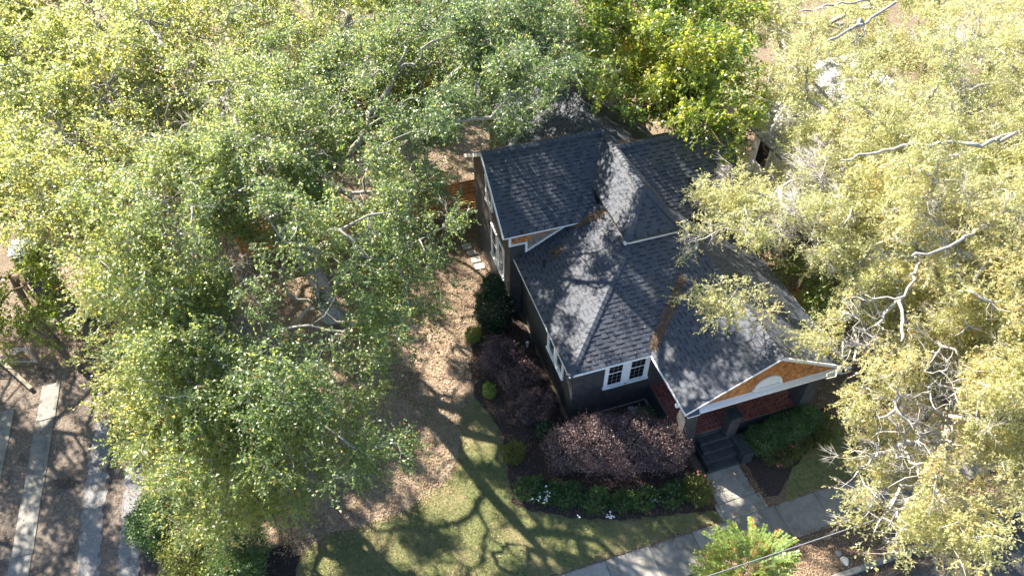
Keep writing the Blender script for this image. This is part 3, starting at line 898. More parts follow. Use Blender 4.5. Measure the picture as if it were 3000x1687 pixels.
# ---- roof planes
PT = 0.545; ZE = 3.165
zl = lambda x, y: ZE + PT * x
zf_ = lambda x, y: ZE + PT * y
zr = lambda x, y: ZE + PT * (9.02 - x)
zc = lambda x, y: ZE + PT * (x - 2.95)
ZM = 5.32; MX0, MX1, MY0 = 3.35, 5.49, 3.42; MXR, MYA, ZR = 4.42, 4.65, 6.50
zml = lambda x, y: ZM + (ZR - ZM) * (x - MX0) / (MXR - MX0)
zmf = lambda x, y: ZM + (ZR - ZM) * (y - MY0) / (MYA - MY0)
zmr = lambda x, y: ZM + (ZR - ZM) * (MX1 - x) / (MX1 - MXR)
zbf = lambda x, y: 4.6 + 0.686 * (y - 5.65)
zbb = lambda x, y: 6.5 - 0.686 * (y - 8.42)
zdf = lambda x, y: 4.6 + 0.691 * (y - 4.5)
zdb = lambda x, y: 6.5 - 0.691 * (y - 7.25)
zfl = lambda x, y: 6.5 - 0.6 * (4.42 - x)
zfr = lambda x, y: 6.5 - 0.6 * (x - 4.42)
# (xy polygon, height function, eave direction, show first)
PL = [
    ([(0, 0), (3.45, 3.45), (3.45, 5.96), (0, 5.96)], zl, (0, -1), 1),
    ([(0, 0), (2.95, 0), (5.985, 3.035), (5.53, 3.49), (3.45, 3.45)], zf_, (1, 0), 1),
    ([(2.95, -2.53), (5.985, -2.53), (5.985, 3.035), (2.95, 0)], zc, (0, -1), 1),
    ([(9.02, -2.53), (9.02, 3.035), (5.985, 3.035), (5.985, -2.53)], zr, (0, 1), 0),
    ([(9.02, 3.035), (9.02, 7.0), (5.53, 7.0), (5.53, 3.49), (5.985, 3.035)], zr, (0, 1), 0),
    ([(MX0, MY0), (MXR, MYA), (MXR, 8.42), (MX0, 6.70)], zml, (0, -1), 1),
    ([(MX0, MY0), (MX1, MY0), (MXR, MYA)], zmf, (1, 0), 1),
    ([(MX1, MY0), (MX1, 5.54), (MXR, 7.25), (MXR, MYA)], zmr, (0, 1), 0),
    ([(-0.48, 5.65), (3.35, 5.65), (3.35, 8.42), (-0.48, 8.42)], zbf, (1, 0), 1),
    ([(3.35, 6.70), (4.42, 8.42), (3.35, 8.42)], zbf, (1, 0), 1, (3.35, 5.65)),
    ([(-0.48, 8.42), (4.42, 8.42), (1.24, 11.2), (-0.48, 11.2)], zbb, (-1, 0), 0),
    ([(4.42, 8.42), (4.42, 14.6), (1.24, 14.6), (1.24, 11.2)], zfl, (0, -1), 0),
    ([(4.42, 7.25), (7.6, 10.01), (7.6, 14.6), (4.42, 14.6)], zfr, (0, 1), 0),
    ([(5.49, 4.5), (9.15, 4.5), (9.15, 7.25), (5.49, 7.25)], zdf, (1, 0), 1),
    ([(4.42, 7.25), (5.49, 5.54), (5.49, 7.25)], zdf, (1, 0), 1, (5.49, 4.5)),
    ([(4.42, 7.25), (9.15, 7.25), (9.15, 10.01), (7.6, 10.01)], zdb, (-1, 0), 0),
]
deck = MB()
for poly, zf, ev, sh, *_ in PL:
    P3 = [(x, y, zf(x, y) - 0.012) for x, y in poly]
    deck.prism([Vector(q) - Vector((0, 0, 0.10)) for q in P3], (0, 0, 0.10))
roof = deck.build('roof', MAT['roof_deck'], house)


def clip(poly, sub):
    """Sutherland-Hodgman: polygon sub clipped to convex poly (both CCW 2D)"""
    out = sub
    n = len(poly)
    for i in range(n):
        ax, ay = poly[i]; bx, by = poly[(i + 1) % n]
        inp = out; out = []
        if not inp: return []
        for j in range(len(inp)):
            p = inp[j]; q = inp[(j + 1) % len(inp)]
            sp = (bx - ax) * (p[1] - ay) - (by - ay) * (p[0] - ax)
            sq = (bx - ax) * (q[1] - ay) - (by - ay) * (q[0] - ax)
            if sp >= 0: out.append(p)
            if (sp >= 0) != (sq >= 0):
                t = sp / (sp - sq)
                out.append((p[0] + t * (q[0] - p[0]), p[1] + t * (q[1] - p[1])))
    return out


def ccw(poly):
    a = sum(poly[i][0] * poly[(i + 1) % len(poly)][1] - poly[(i + 1) % len(poly)][0] * poly[i][1] for i in range(len(poly)))
    return poly if a > 0 else poly[::-1]


def shingle_plane(O, u, v, poly_uv, e, wr, hi, lo, rnd, thin=0.45, gap=0.003, lap=0.012, wander=0.0, grid=False, band=False):
    """courses of separate shingles over a planar convex polygon; returns [(V,F,tone,area)]"""
    O = Vector(O); u = Vector(u); v = Vector(v); nrm = u.cross(v)
    poly_uv = ccw(poly_uv)
    us = [q[0] for q in poly_uv]; vs_ = [q[1] for q in poly_uv]
    out = []
    v0 = (math.floor(min(vs_) / e) * e if grid else min(vs_)) - 0.004; row = 0
    while v0 < max(vs_):
        a = min(us) - rnd.uniform(0, wr[1]); thick = rnd.random() < 0.5
        while a < max(us):
            w = rnd.uniform(*wr)
            dv = rnd.uniform(-wander, wander)
            q = clip(poly_uv, [(a + gap, v0 + dv), (a + w - gap, v0 + dv), (a + w - gap, v0 + e + lap + dv), (a + gap, v0 + e + lap + dv)])
            a += w
            if len(q) >= 3:
                ar = abs(sum(q[i][0] * q[(i + 1) % len(q)][1] - q[(i + 1) % len(q)][0] * q[i][1] for i in range(len(q)))) / 2
                if ar > 0.0008:
                    th = hi if thick else lo
                    top = [O + u * p[0] + v * p[1] + nrm * (0.003 + th * (1 - (p[1] - v0 - dv) / (e + lap))) for p in q]
                    bot = [O + u * p[0] + v * p[1] - nrm * 0.006 for p in q]
                    m = len(q)
                    F = [tuple(range(m))] + [(i, i + m, (i + 1) % m + m, (i + 1) % m) for i in range(m)]
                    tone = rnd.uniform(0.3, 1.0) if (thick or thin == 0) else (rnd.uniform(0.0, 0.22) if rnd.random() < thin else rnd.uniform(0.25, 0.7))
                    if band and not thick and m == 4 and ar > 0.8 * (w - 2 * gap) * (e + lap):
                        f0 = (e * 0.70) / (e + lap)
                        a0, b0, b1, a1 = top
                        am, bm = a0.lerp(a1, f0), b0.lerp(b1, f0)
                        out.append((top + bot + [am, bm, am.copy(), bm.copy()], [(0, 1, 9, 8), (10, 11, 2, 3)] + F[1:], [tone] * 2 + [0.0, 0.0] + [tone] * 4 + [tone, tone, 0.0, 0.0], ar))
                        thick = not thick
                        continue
                    out.append((top + bot, F, tone, ar))
            thick = not thick
        v0 += e; row += 1
    return out


rnd = random.Random(5)
pieces = []
for poly, zf, ev, sh, *og in PL:
    x0, y0 = og[0] if og else poly[0]
    gx = zf(1, 0) - zf(0, 0); gy = zf(0, 1) - zf(0, 0)
    u = Vector((ev[0], ev[1], gx * ev[0] + gy * ev[1])).normalized()
    nrm = Vector((-gx, -gy, 1)).normalized()
    v = nrm.cross(u)
    O = Vector((x0, y0, zf(x0, y0)))
    uv = []
    for x, y in poly:
        d = Vector((x, y, zf(x, y))) - O
        uv.append((d.dot(u), d.dot(v)))
    far = not sh
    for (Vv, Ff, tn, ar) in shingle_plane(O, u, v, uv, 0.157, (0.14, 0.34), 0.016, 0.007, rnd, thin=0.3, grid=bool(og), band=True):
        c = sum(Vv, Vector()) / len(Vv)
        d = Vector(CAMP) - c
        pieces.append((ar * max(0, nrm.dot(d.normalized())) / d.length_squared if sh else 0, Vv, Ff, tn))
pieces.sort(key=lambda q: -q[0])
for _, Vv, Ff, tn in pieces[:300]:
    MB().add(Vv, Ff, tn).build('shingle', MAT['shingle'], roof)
rest = MB()
for _, Vv, Ff, tn in pieces[300:]: rest.add(Vv, Ff, tn)
# ridge and hip caps
for a, b, w in (((MXR, MYA, ZR), (MXR, 8.45, ZR), 0.15), ((MXR, 8.45, 6.5), (4.42, 14.6, 6.5), 0.15), ((-0.48, 8.42, 6.5), (4.40, 8.42, 6.5), 0.15), ((4.44, 7.25, 6.5), (9.15, 7.25, 6.5), 0.15),
                ((0, 0, ZE), (3.45, 3.45, zl(3.45, 0)), 0.13), ((MX0, MY0, ZM), (MXR, MYA, ZR), 0.13), ((MX1, MY0, ZM), (MXR, MYA, ZR), 0.13),
                ((5.985, -2.53, zc(5.985, 0)), (5.985, 3.035, zc(5.985, 0)), 0.15), ((5.985, 3.035, zc(5.985, 0)), (5.53, 3.49, zr(5.53, 0)), 0.13)):
    a = Vector(a); b = Vector(b); L = (b - a).length; d = (b - a).normalized(); s = d.cross(Vector((0, 0, 1))).normalized()
    hor = abs(d.z) < 0.01
    drop = 0.075 if hor else 0.045
    t = 0.0; k = 0
    while t < L - 0.02:
        e = min(0.2, L - t)
        h0 = 0.045; h1 = 0.026
        p = a + d * t; q = a + d * (t + e + 0.01)
        Vv = [p - s * w - Vector((0, 0, drop - h0)), p + Vector((0, 0, h0 + 0.012)), p + s * w - Vector((0, 0, drop - h0)), q - s * w - Vector((0, 0, drop - h1)), q + Vector((0, 0, h1 + 0.012)), q + s * w - Vector((0, 0, drop - h1)),
              p - s * w - Vector((0, 0, drop + 0.02)), p + s * w - Vector((0, 0, drop + 0.02))]
        rest.add(Vv, [(0, 1, 4, 3), (1, 2, 5, 4), (0, 6, 7, 2, 1)], rnd.uniform(0.35, 0.9))
        t += e; k += 1
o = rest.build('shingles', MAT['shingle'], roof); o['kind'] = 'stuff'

# ---- white eave and rake boards
for a, b, w_, h_ in (((-0.01, -0.012, ZE - 0.055), (2.96, -0.012, ZE - 0.055), 0.03, 0.085), ((2.938, 0.0, ZE - 0.055), (2.938, -2.55, ZE - 0.055), 0.03, 0.085), ((-0.012, 0.01, ZE - 0.06), (-0.012, 5.95, ZE - 0.06), 0.02, 0.07),
                     ((9.032, -2.55, ZE - 0.055), (9.032, 7.0, ZE - 0.055), 0.03, 0.085), ((-0.48, 5.638, 4.545), (3.34, 5.638, 4.545), 0.025, 0.05)):
    MB().bar(a, b, w_, h_).build('eave_board', MAT['white_trim'], house)
rake = MB()
rake.bar((2.95, -2.545, ZE - 0.03), (5.985, -2.545, zc(5.985, 0) - 0.03), 0.025, 0.055)
rake.bar((5.985, -2.556, zc(5.985, 0) - 0.045), (9.02, -2.556, ZE - 0.045), 0.045, 0.11)
rake.build('rake_board', MAT['white_trim'], house)
rake = MB()
rake.bar((-0.50, 5.65, 4.53), (-0.50, 8.42, 6.43), 0.04, 0.14); rake.bar((-0.50, 8.42, 6.43), (-0.50, 11.2, 4.53), 0.04, 0.14)
rake.build('rake_board', MAT['white_trim'], house)

# ---- porch gable: cedar shingles, half round window, white ledge
gab = MB().prism([(3.3, -2.44, 3.22), (8.67, -2.44, 3.22), (5.985, -2.44, 4.70)], (0, 0.12, 0)).build('gable_wall', MAT['cedar'], house)
for (Vv, Ff, tn, ar) in shingle_plane((0, -2.45, 0), (1, 0, 0), (0, 0, 1), [(3.35, 3.27), (8.62, 3.27), (5.985, 4.71)], 0.125, (0.09, 0.2), 0.022, 0.016, rnd, thin=0.3, wander=0.008):
    MB().add(Vv, Ff, tn).build('cedar_shingle', MAT['cedar'], gab)
hr = MB(); cx, cz, rr = 5.84, 3.39, 0.50
arc = [(cx + rr * math.cos(t), cz + rr * math.sin(t)) for t in np.linspace(0, math.pi, 17)]
arci = [(cx + (rr - 0.09) * math.cos(t), cz + 0.02 + (rr - 0.09) * math.sin(t)) for t in np.linspace(0, math.pi, 17)]
for i in range(16):
    hr.prism([(arc[i][0], -2.475, arc[i][1]), (arc[i + 1][0], -2.475, arc[i + 1][1]), (arci[i + 1][0], -2.475, arci[i + 1][1]), (arci[i][0], -2.475, arci[i][1])], (0, -0.05, 0))
hr.box(cx - rr - 0.05, cx + rr + 0.05, -2.55, -2.47, cz - 0.06, cz - 0.002)
hw = hr.build('window', MAT['white_trim'], house); hw['label'] = 'white half round gable window'
MB().prism([(x, -2.478, z) for x, z in arci], (0, -0.012, 0)).build('pane', MAT['white_plastic'], hw)
led = MB()
prof = [(-2.44, 3.27), (-2.66, 3.22), (-2.66, 3.18), (-2.63, 3.16), (-2.63, 3.11), (-2.60, 3.09), (-2.60, 3.06), (-2.25, 3.06), (-2.25, 3.27)]
led.prism([(3.40, y, z) for y, z in prof], (5.18, 0, 0))
led.build('cornice', MAT['white_trim'], house)
for xa, xb in ((2.97, 3.397), (8.583, 9.0)):
    MB().prism([(xa, -2.64, 3.10), (xb, -2.64, 3.10), (xb, -2.64, 3.058), (xa, -2.64, 3.058)], (0, 0.36, 0)).build('cornice_return', MAT['white_trim'], house)
    lo_, hi_ = (xa, xb) if xa < 5 else (xb, xa)
    MB().prism([(lo_, -2.63, 3.104), (hi_, -2.63, 3.104), (hi_, -2.46, 3.24), (lo_, -2.46, 3.112)], (0, 0, 0.012), 0.6).build('return_roof', MAT['shingle'], house)
MB().box(3.2, 8.8, -2.22, -2.02, 2.80, 3.054).build('porch_beam', MAT['black_paint'], house)
MB().box(3.2, 3.46, -2.015, 0.34, 2.78, 3.054).build('porch_beam', MAT['black_paint'], house)
MB().box(8.52, 8.8, -2.015, 0.34, 2.78, 3.054).build('porch_beam', MAT['black_paint'], house)
MB().box(3.46, 8.52, -2.0, 0.33, 3.058, 3.10).build('porch_ceiling', MAT['white_trim'], house)

# ---- porch floor: slab, border tiles, irregular quarry tiles, piers, steps
FX0, FX1, FY0, FY1, FZ = 3.36, 8.44, -2.12, 0.348, 0.82
MB().box(FX0, FX1, FY0, FY1, -0.05, FZ - 0.001).build('porch_base', MAT['dark_concrete'], house)
floor = MB().box(FX0 + 0.06, FX1 - 0.06, FY0 + 0.04, FY1 - 0.002, FZ - 0.03, FZ + 0.006).build('porch_floor', MAT['grout'], house)
TS = 0.20
def border(x, y, w, h):
    MB().box(x + 0.006, x + w - 0.006, y + 0.006, y + h - 0.006, FZ - 0.01, FZ + 0.016 + rnd.uniform(-0.002, 0.002), rnd.random()).build('tile', MAT['tile'], floor)
k = int((FX1 - FX0 - 0.12) / TS); w = (FX1 - FX0 - 0.12) / k
for i in range(k): border(FX0 + 0.06 + i * w, FY0 + 0.04, w, TS)
k2 = int((FY1 - FY0 - 0.05 - TS) / TS); h = (FY1 - FY0 - 0.05 - TS) / k2
for i in range(k2):
    border(FX0 + 0.06, FY0 + 0.04 + TS + i * h, TS, h); border(FX1 - 0.06 - TS, FY0 + 0.04 + TS + i * h, TS, h)
crazy = MB()
gx0, gx1, gy0, gy1 = FX0 + 0.06 + TS, FX1 - 0.06 - TS, FY0 + 0.04 + TS, FY1 - 0.01
nxg, nyg = int((gx1 - gx0) / 0.125), int((gy1 - gy0) / 0.125)
gp = {}
for i in range(nxg + 1):
    for j in range(nyg + 1):
        jx = 0 if i in (0, nxg) else rnd.uniform(-0.045, 0.045); jy = 0 if j in (0, nyg) else rnd.uniform(-0.045, 0.045)
        gp[i, j] = Vector((gx0 + (gx1 - gx0) * i / nxg + jx, gy0 + (gy1 - gy0) * j / nyg + jy, FZ + 0.004))
for i in range(nxg):
    for j in range(nyg):
        q = [gp[i, j], gp[i + 1, j], gp[i + 1, j + 1], gp[i, j + 1]]
        c = sum(q, Vector()) / 4
        sets = [q] if rnd.random() < 0.55 else ([[q[0], q[1], q[2]], [q[0], q[2], q[3]]] if rnd.random() < 0.5 else [[q[0], q[1], q[3]], [q[1], q[2], q[3]]])
        for t in sets:
            cc = sum(t, Vector()) / len(t)
            t2 = [cc + (p - cc) * (1 - 0.011 / max((p - cc).length, 0.03)) for p in t]
            crazy.prism(t2, (0, 0, 0.012 + rnd.uniform(-0.001, 0.002)), rnd.random())
o = crazy.build('tiles', MAT['tile'], floor); o['kind'] = 'stuff'
for cx_ in (3.56, 8.22):
    MB().frustum(cx_, -1.92, FZ + 0.012, 2.79, 0.29, 0.29, 0.19, 0.19).build('column', MAT['black_paint'], house, bevel=0.01)
pier = MB().box(5.02, 5.42, -2.36, -1.98, -0.05, 1.62).build('pier', MAT['black_paint'], house)
MB().box(4.98, 5.46, -2.40, -1.94, 1.622, 1.70).build('pier_cap', MAT['dark_concrete'], pier, bevel=0.01)
MB().box(5.245, 5.66, -3.22, -2.365, -0.05, 0.60).build('cheek_wall', MAT['dark_concrete'], house, bevel=0.01)
MB().box(3.98, 4.055, -3.2, -2.125, -0.05, 0.36).build('cheek_wall', MAT['dark_concrete'], house, bevel=0.008)
for i in range(4):
    z1 = FZ - (i + 1) * FZ / 5
    MB().box(4.058, 5.243, -2.125 - (i + 1) * 0.265, -2.123 - i * 0.265 + (0 if i else 0), -0.05, z1).build('step', MAT['dark_concrete'], house, bevel=0.012)
MB().box(2.9, 3.0, -2.06, -1.94, 2.86, 2.98).build('porch_light', MAT['white_plastic'], house, bevel=0.01)
hrail = MB()
hrail.tube([(4.02, -2.2, 0.36), (4.02, -2.2, 1.05), (4.02, -3.15, 0.75), (4.02, -3.15, 0.36)], 0.012, 6)
hrail.build('handrail', MAT['metal_dark'], house)

# ---- windows
def frame_window(O, u, n, w, h, cols, rows, split=True, casing=0.11, name='window', label=None):
    """double hung window; O lower left corner of the opening on the wall face, u along the wall, n outward"""
    O = Vector(O); u = Vector(u); n = Vector(n); z = Vector((0, 0, 1))
    mb = MB()

    def piece(a0, a1, b0, b1, d0, d1):
        p = O + u * a0 + z * b0 + n * d0
        q = [p, p + u * (a1 - a0), p + u * (a1 - a0) + z * (b1 - b0), p + z * (b1 - b0)]
        mb.prism(q, n * (d1 - d0))
    mu = MB()

    def piece2(a0, a1, b0, b1, d0, d1):
        p = O + u * a0 + z * b0 + n * d0
        mu.prism([p, p + u * (a1 - a0), p + u * (a1 - a0) + z * (b1 - b0), p + z * (b1 - b0)], n * (d1 - d0))
    piece(-casing, 0, -0.02, h + casing, 0.004, 0.05); piece(w, w + casing, -0.02, h + casing, 0.004, 0.05)
    piece(0, w, h, h + casing, 0.004, 0.048); piece(-casing - 0.03, w + casing + 0.03, -0.11, -0.022, 0.003, 0.085)
    s = 0.036
    halves = ((0, h / 2 + 0.015, 0.014), (h / 2 - 0.015, h, 0.028)) if split else ((0, h, 0.02),)
    panes = []
    for b0, b1, dd in halves:
        piece(0.002, s, b0, b1, dd - 0.012, dd + 0.006); piece(w - s, w - 0.002, b0, b1, dd - 0.012, dd + 0.006)
        piece(s, w - s, b0, b0 + s, dd - 0.012, dd + 0.005); piece(s, w - s, b1 - s, b1, dd - 0.012, dd + 0.005)
        iw = (w - 2 * s) / cols; ih = (b1 - b0 - 2 * s) / rows
        for i in range(1, cols): piece2(s + i * iw - 0.006, s + i * iw + 0.006, b0 + s, b1 - s, dd - 0.01, dd + 0.002)
        for j in range(1, rows): piece2(s, w - s, b0 + s + j * ih - 0.006, b0 + s + j * ih + 0.006, dd - 0.01, dd + 0.001)
        for i in range(cols):
            for j in range(rows): panes.append((s + i * iw + 0.008, s + (i + 1) * iw - 0.008, b0 + s + j * ih + 0.008, b0 + s + (j + 1) * ih - 0.008, dd - 0.008))
    win = mb.build(name, MAT['white_trim'], house)
    if label: win['label'] = label
    mu.build('muntins', MAT['grey_paint'], win)
    for a0, a1, b0, b1, dd in panes:
        p = O + u * a0 + z * b0 + n * dd
        MB().prism([p, p + u * (a1 - a0), p + u * (a1 - a0) + z * (b1 - b0), p + z * (b1 - b0)], n * 0.004).build('pane', MAT['glass'], win)
    return win


frame_window((1.60, 0.35, 1.52), (1, 0, 0), (0, -1, 0), 0.58, 1.36, 3, 3, casing=0.12)
frame_window((2.44, 0.35, 1.52), (1, 0, 0), (0, -1, 0), 0.60, 1.36, 3, 3, casing=0.135)
frame_window((0.3, 2.65, 1.5), (0, -1, 0), (-1, 0, 0), 0.58, 1.35, 3, 3)
frame_window((0.3, 1.86, 1.5), (0, -1, 0), (-1, 0, 0), 0.58, 1.35, 3, 3)
frame_window((-0.17, 8.3, 1.45), (0, -1, 0), (-1, 0, 0), 0.62, 1.5, 3, 3)
frame_window((-0.17, 7.35, 1.45), (0, -1, 0), (-1, 0, 0), 0.62, 1.5, 3, 3)
frame_window((-0.17, 8.9, 3.95), (0, -1, 0), (-1, 0, 0), 0.7, 1.0, 2, 2)

# ---- cedar patch with stepped white trim on the side wing, above the front roof
side = MB().prism([(-0.165, 5.945, 3.93), (0.47, 5.945, 3.93), (0.47, 5.945, 3.43), (2.3, 5.945, 4.43), (2.3, 5.945, 4.62), (-0.165, 5.945, 4.62)], (0, -0.008, 0)).build('upper_wall', MAT['grey_cedar'], house)
cp = shingle_plane((0, 5.935, 0), (1, 0, 0), (0, 0, 1), [(-0.14, 3.95), (0.5, 3.95), (1.35, 3.95), (2.2, 4.42), (2.2, 4.62), (-0.14, 4.62)], 0.12, (0.09, 0.19), 0.02, 0.014, rnd, thin=0.3, wander=0.006)
for (Vv, Ff, tn, ar) in cp:
    c = sum(Vv, Vector()) / len(Vv)
    MB().add(Vv, Ff, tn).build('cedar_shingle', MAT['cedar' if c.z > 4.16 or c.x < 0.7 else 'grey_cedar'], side)
for (Vv, Ff, tn, ar) in shingle_plane((0, 5.935, 0), (1, 0, 0), (0, 0, 1), [(0.52, 3.50), (1.35, 3.95), (0.52, 3.95)], 0.12, (0.09, 0.19), 0.02, 0.014, rnd, thin=0.3, wander=0.006):
    MB().add(Vv, Ff, tn).build('cedar_shingle', MAT['grey_cedar'], side)
tr = MB()
tr.box(-0.215, -0.125, 5.885, 5.94, 3.86, 4.62); tr.box(-0.125, 0.44, 5.888, 5.94, 3.86, 3.935); tr.box(0.44, 0.525, 5.886, 5.94, 3.40, 3.935)
tr.bar((0.45, 5.905, 3.445), (2.45, 5.905, 4.535), 0.055, 0.085, up=(0, 0, 1))
tr.build('wall_trim', MAT['white_trim'], house)

# ---- low clerestory under the top hip: ledge, white blocks, cedar ends, dark glass
cl = MB(); cl.box(3.31, 5.54, 3.47, 3.598, 5.04, 5.13); cl.box(3.33, 3.50, 3.535, 3.60, 5.13, 5.3); cl.box(5.36, 5.53, 3.535, 3.60, 5.13, 5.3)
cl.box(3.80, 3.98, 3.525, 3.60, 5.13, 5.3); cl.box(4.88, 5.06, 3.525, 3.60, 5.13, 5.3)
clo = cl.build('clerestory', MAT['white_trim'], house)
for xa, xb in ((3.50, 3.80), (5.06, 5.36)):
    for i in range(3): MB().box(xa + i * 0.1 + 0.002, xa + i * 0.1 + 0.098, 3.54 - 0.004 * (i % 2), 3.60, 5.13, 5.3, rnd.random()).build('cedar_shingle', MAT['cedar'], clo)
MB().box(3.98, 4.88, 3.555, 3.60, 5.13, 5.3).build('pane', MAT['glass'], clo)
MB().tube([(3.36, 3.43, 5.27), (5.48, 3.43, 5.27)], 0.012, 5).build('drip_edge', MAT['white_trim'], house)

# ---- roof pipes and the debris lying on the roof
for (x, y) in ((0.78, 4.75), (6.9, 5.6)):
    zb = zl(x, y) if x < 3 else zdf(x, y)
    vp = MB().tube([(x, y, zb - 0.05), (x, y, zb + 0.32)], 0.045, 10); vp.tube([(x, y, zb + 0.33), (x, y, zb + 0.335)], 0.045, 10)
    vp.build('vent_pipe', MAT['black_rubber'], house)


def straw_band(name, label, pts, hw, zf, n, seed, L=0.16, tones=(0.5, 0.28), hgt=0.05):
    r = np.random.default_rng(seed)
    P = np.array(pts, float)
    i = r.integers(0, len(P) - 1, n); t = r.random(n)
    c = P[i] * (1 - t[:, None]) + P[i + 1] * t[:, None]
    wob = 1 + 0.35 * np.sin(c[:, 0] * 7) * np.sin(c[:, 1] * 9)
    q = c + r.normal(0, 1, (n, 2)) * (hw * 0.5 * wob)[:, None]
    Z = np.array([zf(a, b) for a, b in q]) + 0.02 + r.uniform(0, hgt, n) * np.exp(-((q - c) ** 2).sum(1) / (hw * hw))
    a = r.uniform(0, 6.283, n)
    D = unit(np.column_stack([np.cos(a), np.sin(a), r.normal(0, 0.3, n)])); N = unit(np.column_stack([r.normal(0, 0.4, n), r.normal(0, 0.4, n), np.ones(n)]))
    V, F = leaf_quads(np.column_stack([q, Z]), D, N, L * r.uniform(0.5, 1.3, n), 0.016 * r.uniform(0.6, 2.2, n), 0.1)
    o = link(name, quick_mesh(name, V, F, tone=np.repeat(np.clip(r.normal(tones[0], tones[1], n), 0, 1), 4)), MAT['straw'])
    tag(o, label, 'debris', kind='stuff')


vz = lambda x, y: max(zf_(x, y), zc(x, y)) if x < 5.98 else zr(x, y)
straw_band('pine_straw', 'strip of brown pine straw lying in the porch roof valley', [(3.12, 0.14), (3.5, 0.56), (4.0, 1.03), (4.5, 1.53), (4.95, 2.0)], 0.12, vz, 4200, 51)
straw_band('leaf_pile', 'dark clump of old leaves on the shaded left roof slope', [(1.25, 5.0), (1.5, 5.05)], 0.14, zl, 500, 52, tones=(0.15, 0.2))
straw_band('leaf_wad', 'wet leaves in the corner where side wing meets lower roof', [(2.35, 5.6), (3.0, 5.55), (3.3, 5.45)], 0.14, zl, 900, 53, tones=(0.3, 0.25))
straw_band('leaf_drift', 'orange leaves behind the long left ridge', [(1.5, 8.62), (2.6, 8.6), (3.2, 8.58)], 0.10, zbb, 700, 54, tones=(0.6, 0.25))
straw_band('leaf_heap', 'orange leaf heap where the right ridge meets the rear roof', [(4.9, 7.65), (5.5, 7.9)], 0.16, lambda x, y: max(zdb(x, y), zfr(x, y)), 900, 55, tones=(0.6, 0.25))
r = np.random.default_rng(77)
Q = np.column_stack([r.uniform(0.3, 5.8, 420), r.uniform(-2.3, 5.8, 420)])
Q = Q[(Q[:, 0] > 3.1) | (Q[:, 1] > 0.1)]
def topz(x, y):
    if y < 0 or (x > 2.95 and (x - 2.95) > y): return zc(min(x, 5.98), y)
    return min(zl(x, y), zf_(x, y))
Q = Q[~((Q[:, 0] > 3.2) & (Q[:, 1] > 3.3))]
litter('roof_leaves', 'scattered small dry leaves on the front roof slopes', 'fallen leaves', Q, lambda x, y: topz(x, y) + 0.015, 0.06, 0.03, (0.55, 0.25), 56)


# ================================================================ FENCES, NEIGHBOURS, SMALL THINGS
def board_fence(name, label, a, b, h, rows, gap=0.018, bay=2.0, matn='fence_wood'):
    a = Vector((*a, 0)); b = Vector((*b, 0)); L = (b - a).length; d = (b - a).normalized(); s = d.cross(Vector((0, 0, 1)))
    root = thing(name, label, 'fence', tuple(a))
    n = max(1, round(L / bay)); w = L / n
    for i in range(n + 1):
        p = a + d * (w * i)
        MB().prism([p - d * 0.05 - s * 0.05, p + d * 0.05 - s * 0.05, p + d * 0.05 + s * 0.05, p - d * 0.05 + s * 0.05], (0, 0, h + 0.06), rnd.random()).build('post', MAT[matn], root)
    bh = (h - 0.05) / rows
    for i in range(n):
        for j in range(rows):
            z = 0.06 + j * bh
            p = a + d * (w * i + 0.01) + s * (0.055 + rnd.uniform(-0.004, 0.004)); q = a + d * (w * (i + 1) - 0.01) + s * (0.055 + rnd.uniform(-0.004, 0.004))
            MB().prism([p + Vector((0, 0, z)), q + Vector((0, 0, z + rnd.uniform(-0.006, 0.006))), q + s * 0.02 + Vector((0, 0, z)), p + s * 0.02 + Vector((0, 0, z))], (0, 0, bh - gap), rnd.random()).build('board', MAT[matn], root)
    return root


board_fence('cedar_fence', 'orange cedar fence of horizontal boards running left from the side wing', (1.45, 12.9), (-10.5, 12.9), 1.85, 11)
board_fence('back_fence', 'dark orange board fence behind the rear trees', (-6, 23.6), (16, 23.6), 1.8, 9)
board_fence('side_fence', 'short orange cedar fence beside the right roof edge', (9.1, 2.25), (12.0, 2.25), 1.7, 10, bay=1.45)

# neighbour on the right, glimpsed through the oaks
nb = thing('neighbour_house', 'grey roofed house half hidden under the pale oaks', 'house', (18, 7, 0))
MB().box(14.3, 21.7, 2.6, 11.7, -0.05, 3.0).build('wall', MAT['siding'], nb)
nroof = MB().prism([(13.6, 1.9, 2.95), (18, 1.9, 5.05), (22.4, 1.9, 2.95), (22.4, 1.9, 2.85), (18, 1.9, 4.95), (13.6, 1.9, 2.85)], (0, 10.5, 0), 0.5).build('roof', MAT['grey_roof'], nb)
cour = MB()
for sgn in (-1, 1):
    for i in range(30):
        xa = 18 + sgn * (4.4 - i * 0.147); xb = 18 + sgn * (4.4 - i * 0.147 - 0.15)
        y = 1.9
        while y < 12.39:
            ln = min(rnd.uniform(0.25, 0.5), 12.4 - y)
            za = 5.05 - 2.1 * abs(xa - 18) / 4.4; zb = 5.05 - 2.1 * abs(xb - 18) / 4.4
            cour.add([(xa, y + 0.004, za + 0.018), (xa, y + ln - 0.004, za + 0.018), (xb, y + ln - 0.004, zb + 0.006), (xb, y + 0.004, zb + 0.006), (xa, y + 0.004, za - 0.004), (xa, y + ln - 0.004, za - 0.004)],
                     [(0, 1, 2, 3), (0, 4, 5, 1)], rnd.random())
            y += ln
o = cour.build('shingles', MAT['grey_roof'], nroof); o['kind'] = 'stuff'
for y in (4.2, 7.2, 10.2):
    w_ = MB().box(14.22, 14.30, y, y + 1.0, 1.0, 2.4).build('window', MAT['white_trim'], nb)
    MB().box(14.205, 14.218, y + 0.1, y + 0.9, 1.1, 2.3).build('pane', MAT['glass'], w_)
fl = thing('flat_roof_garage', 'low garage with sunlit cream flat roof among the pale oaks', 'garage', (20.5, 14.5, 0))
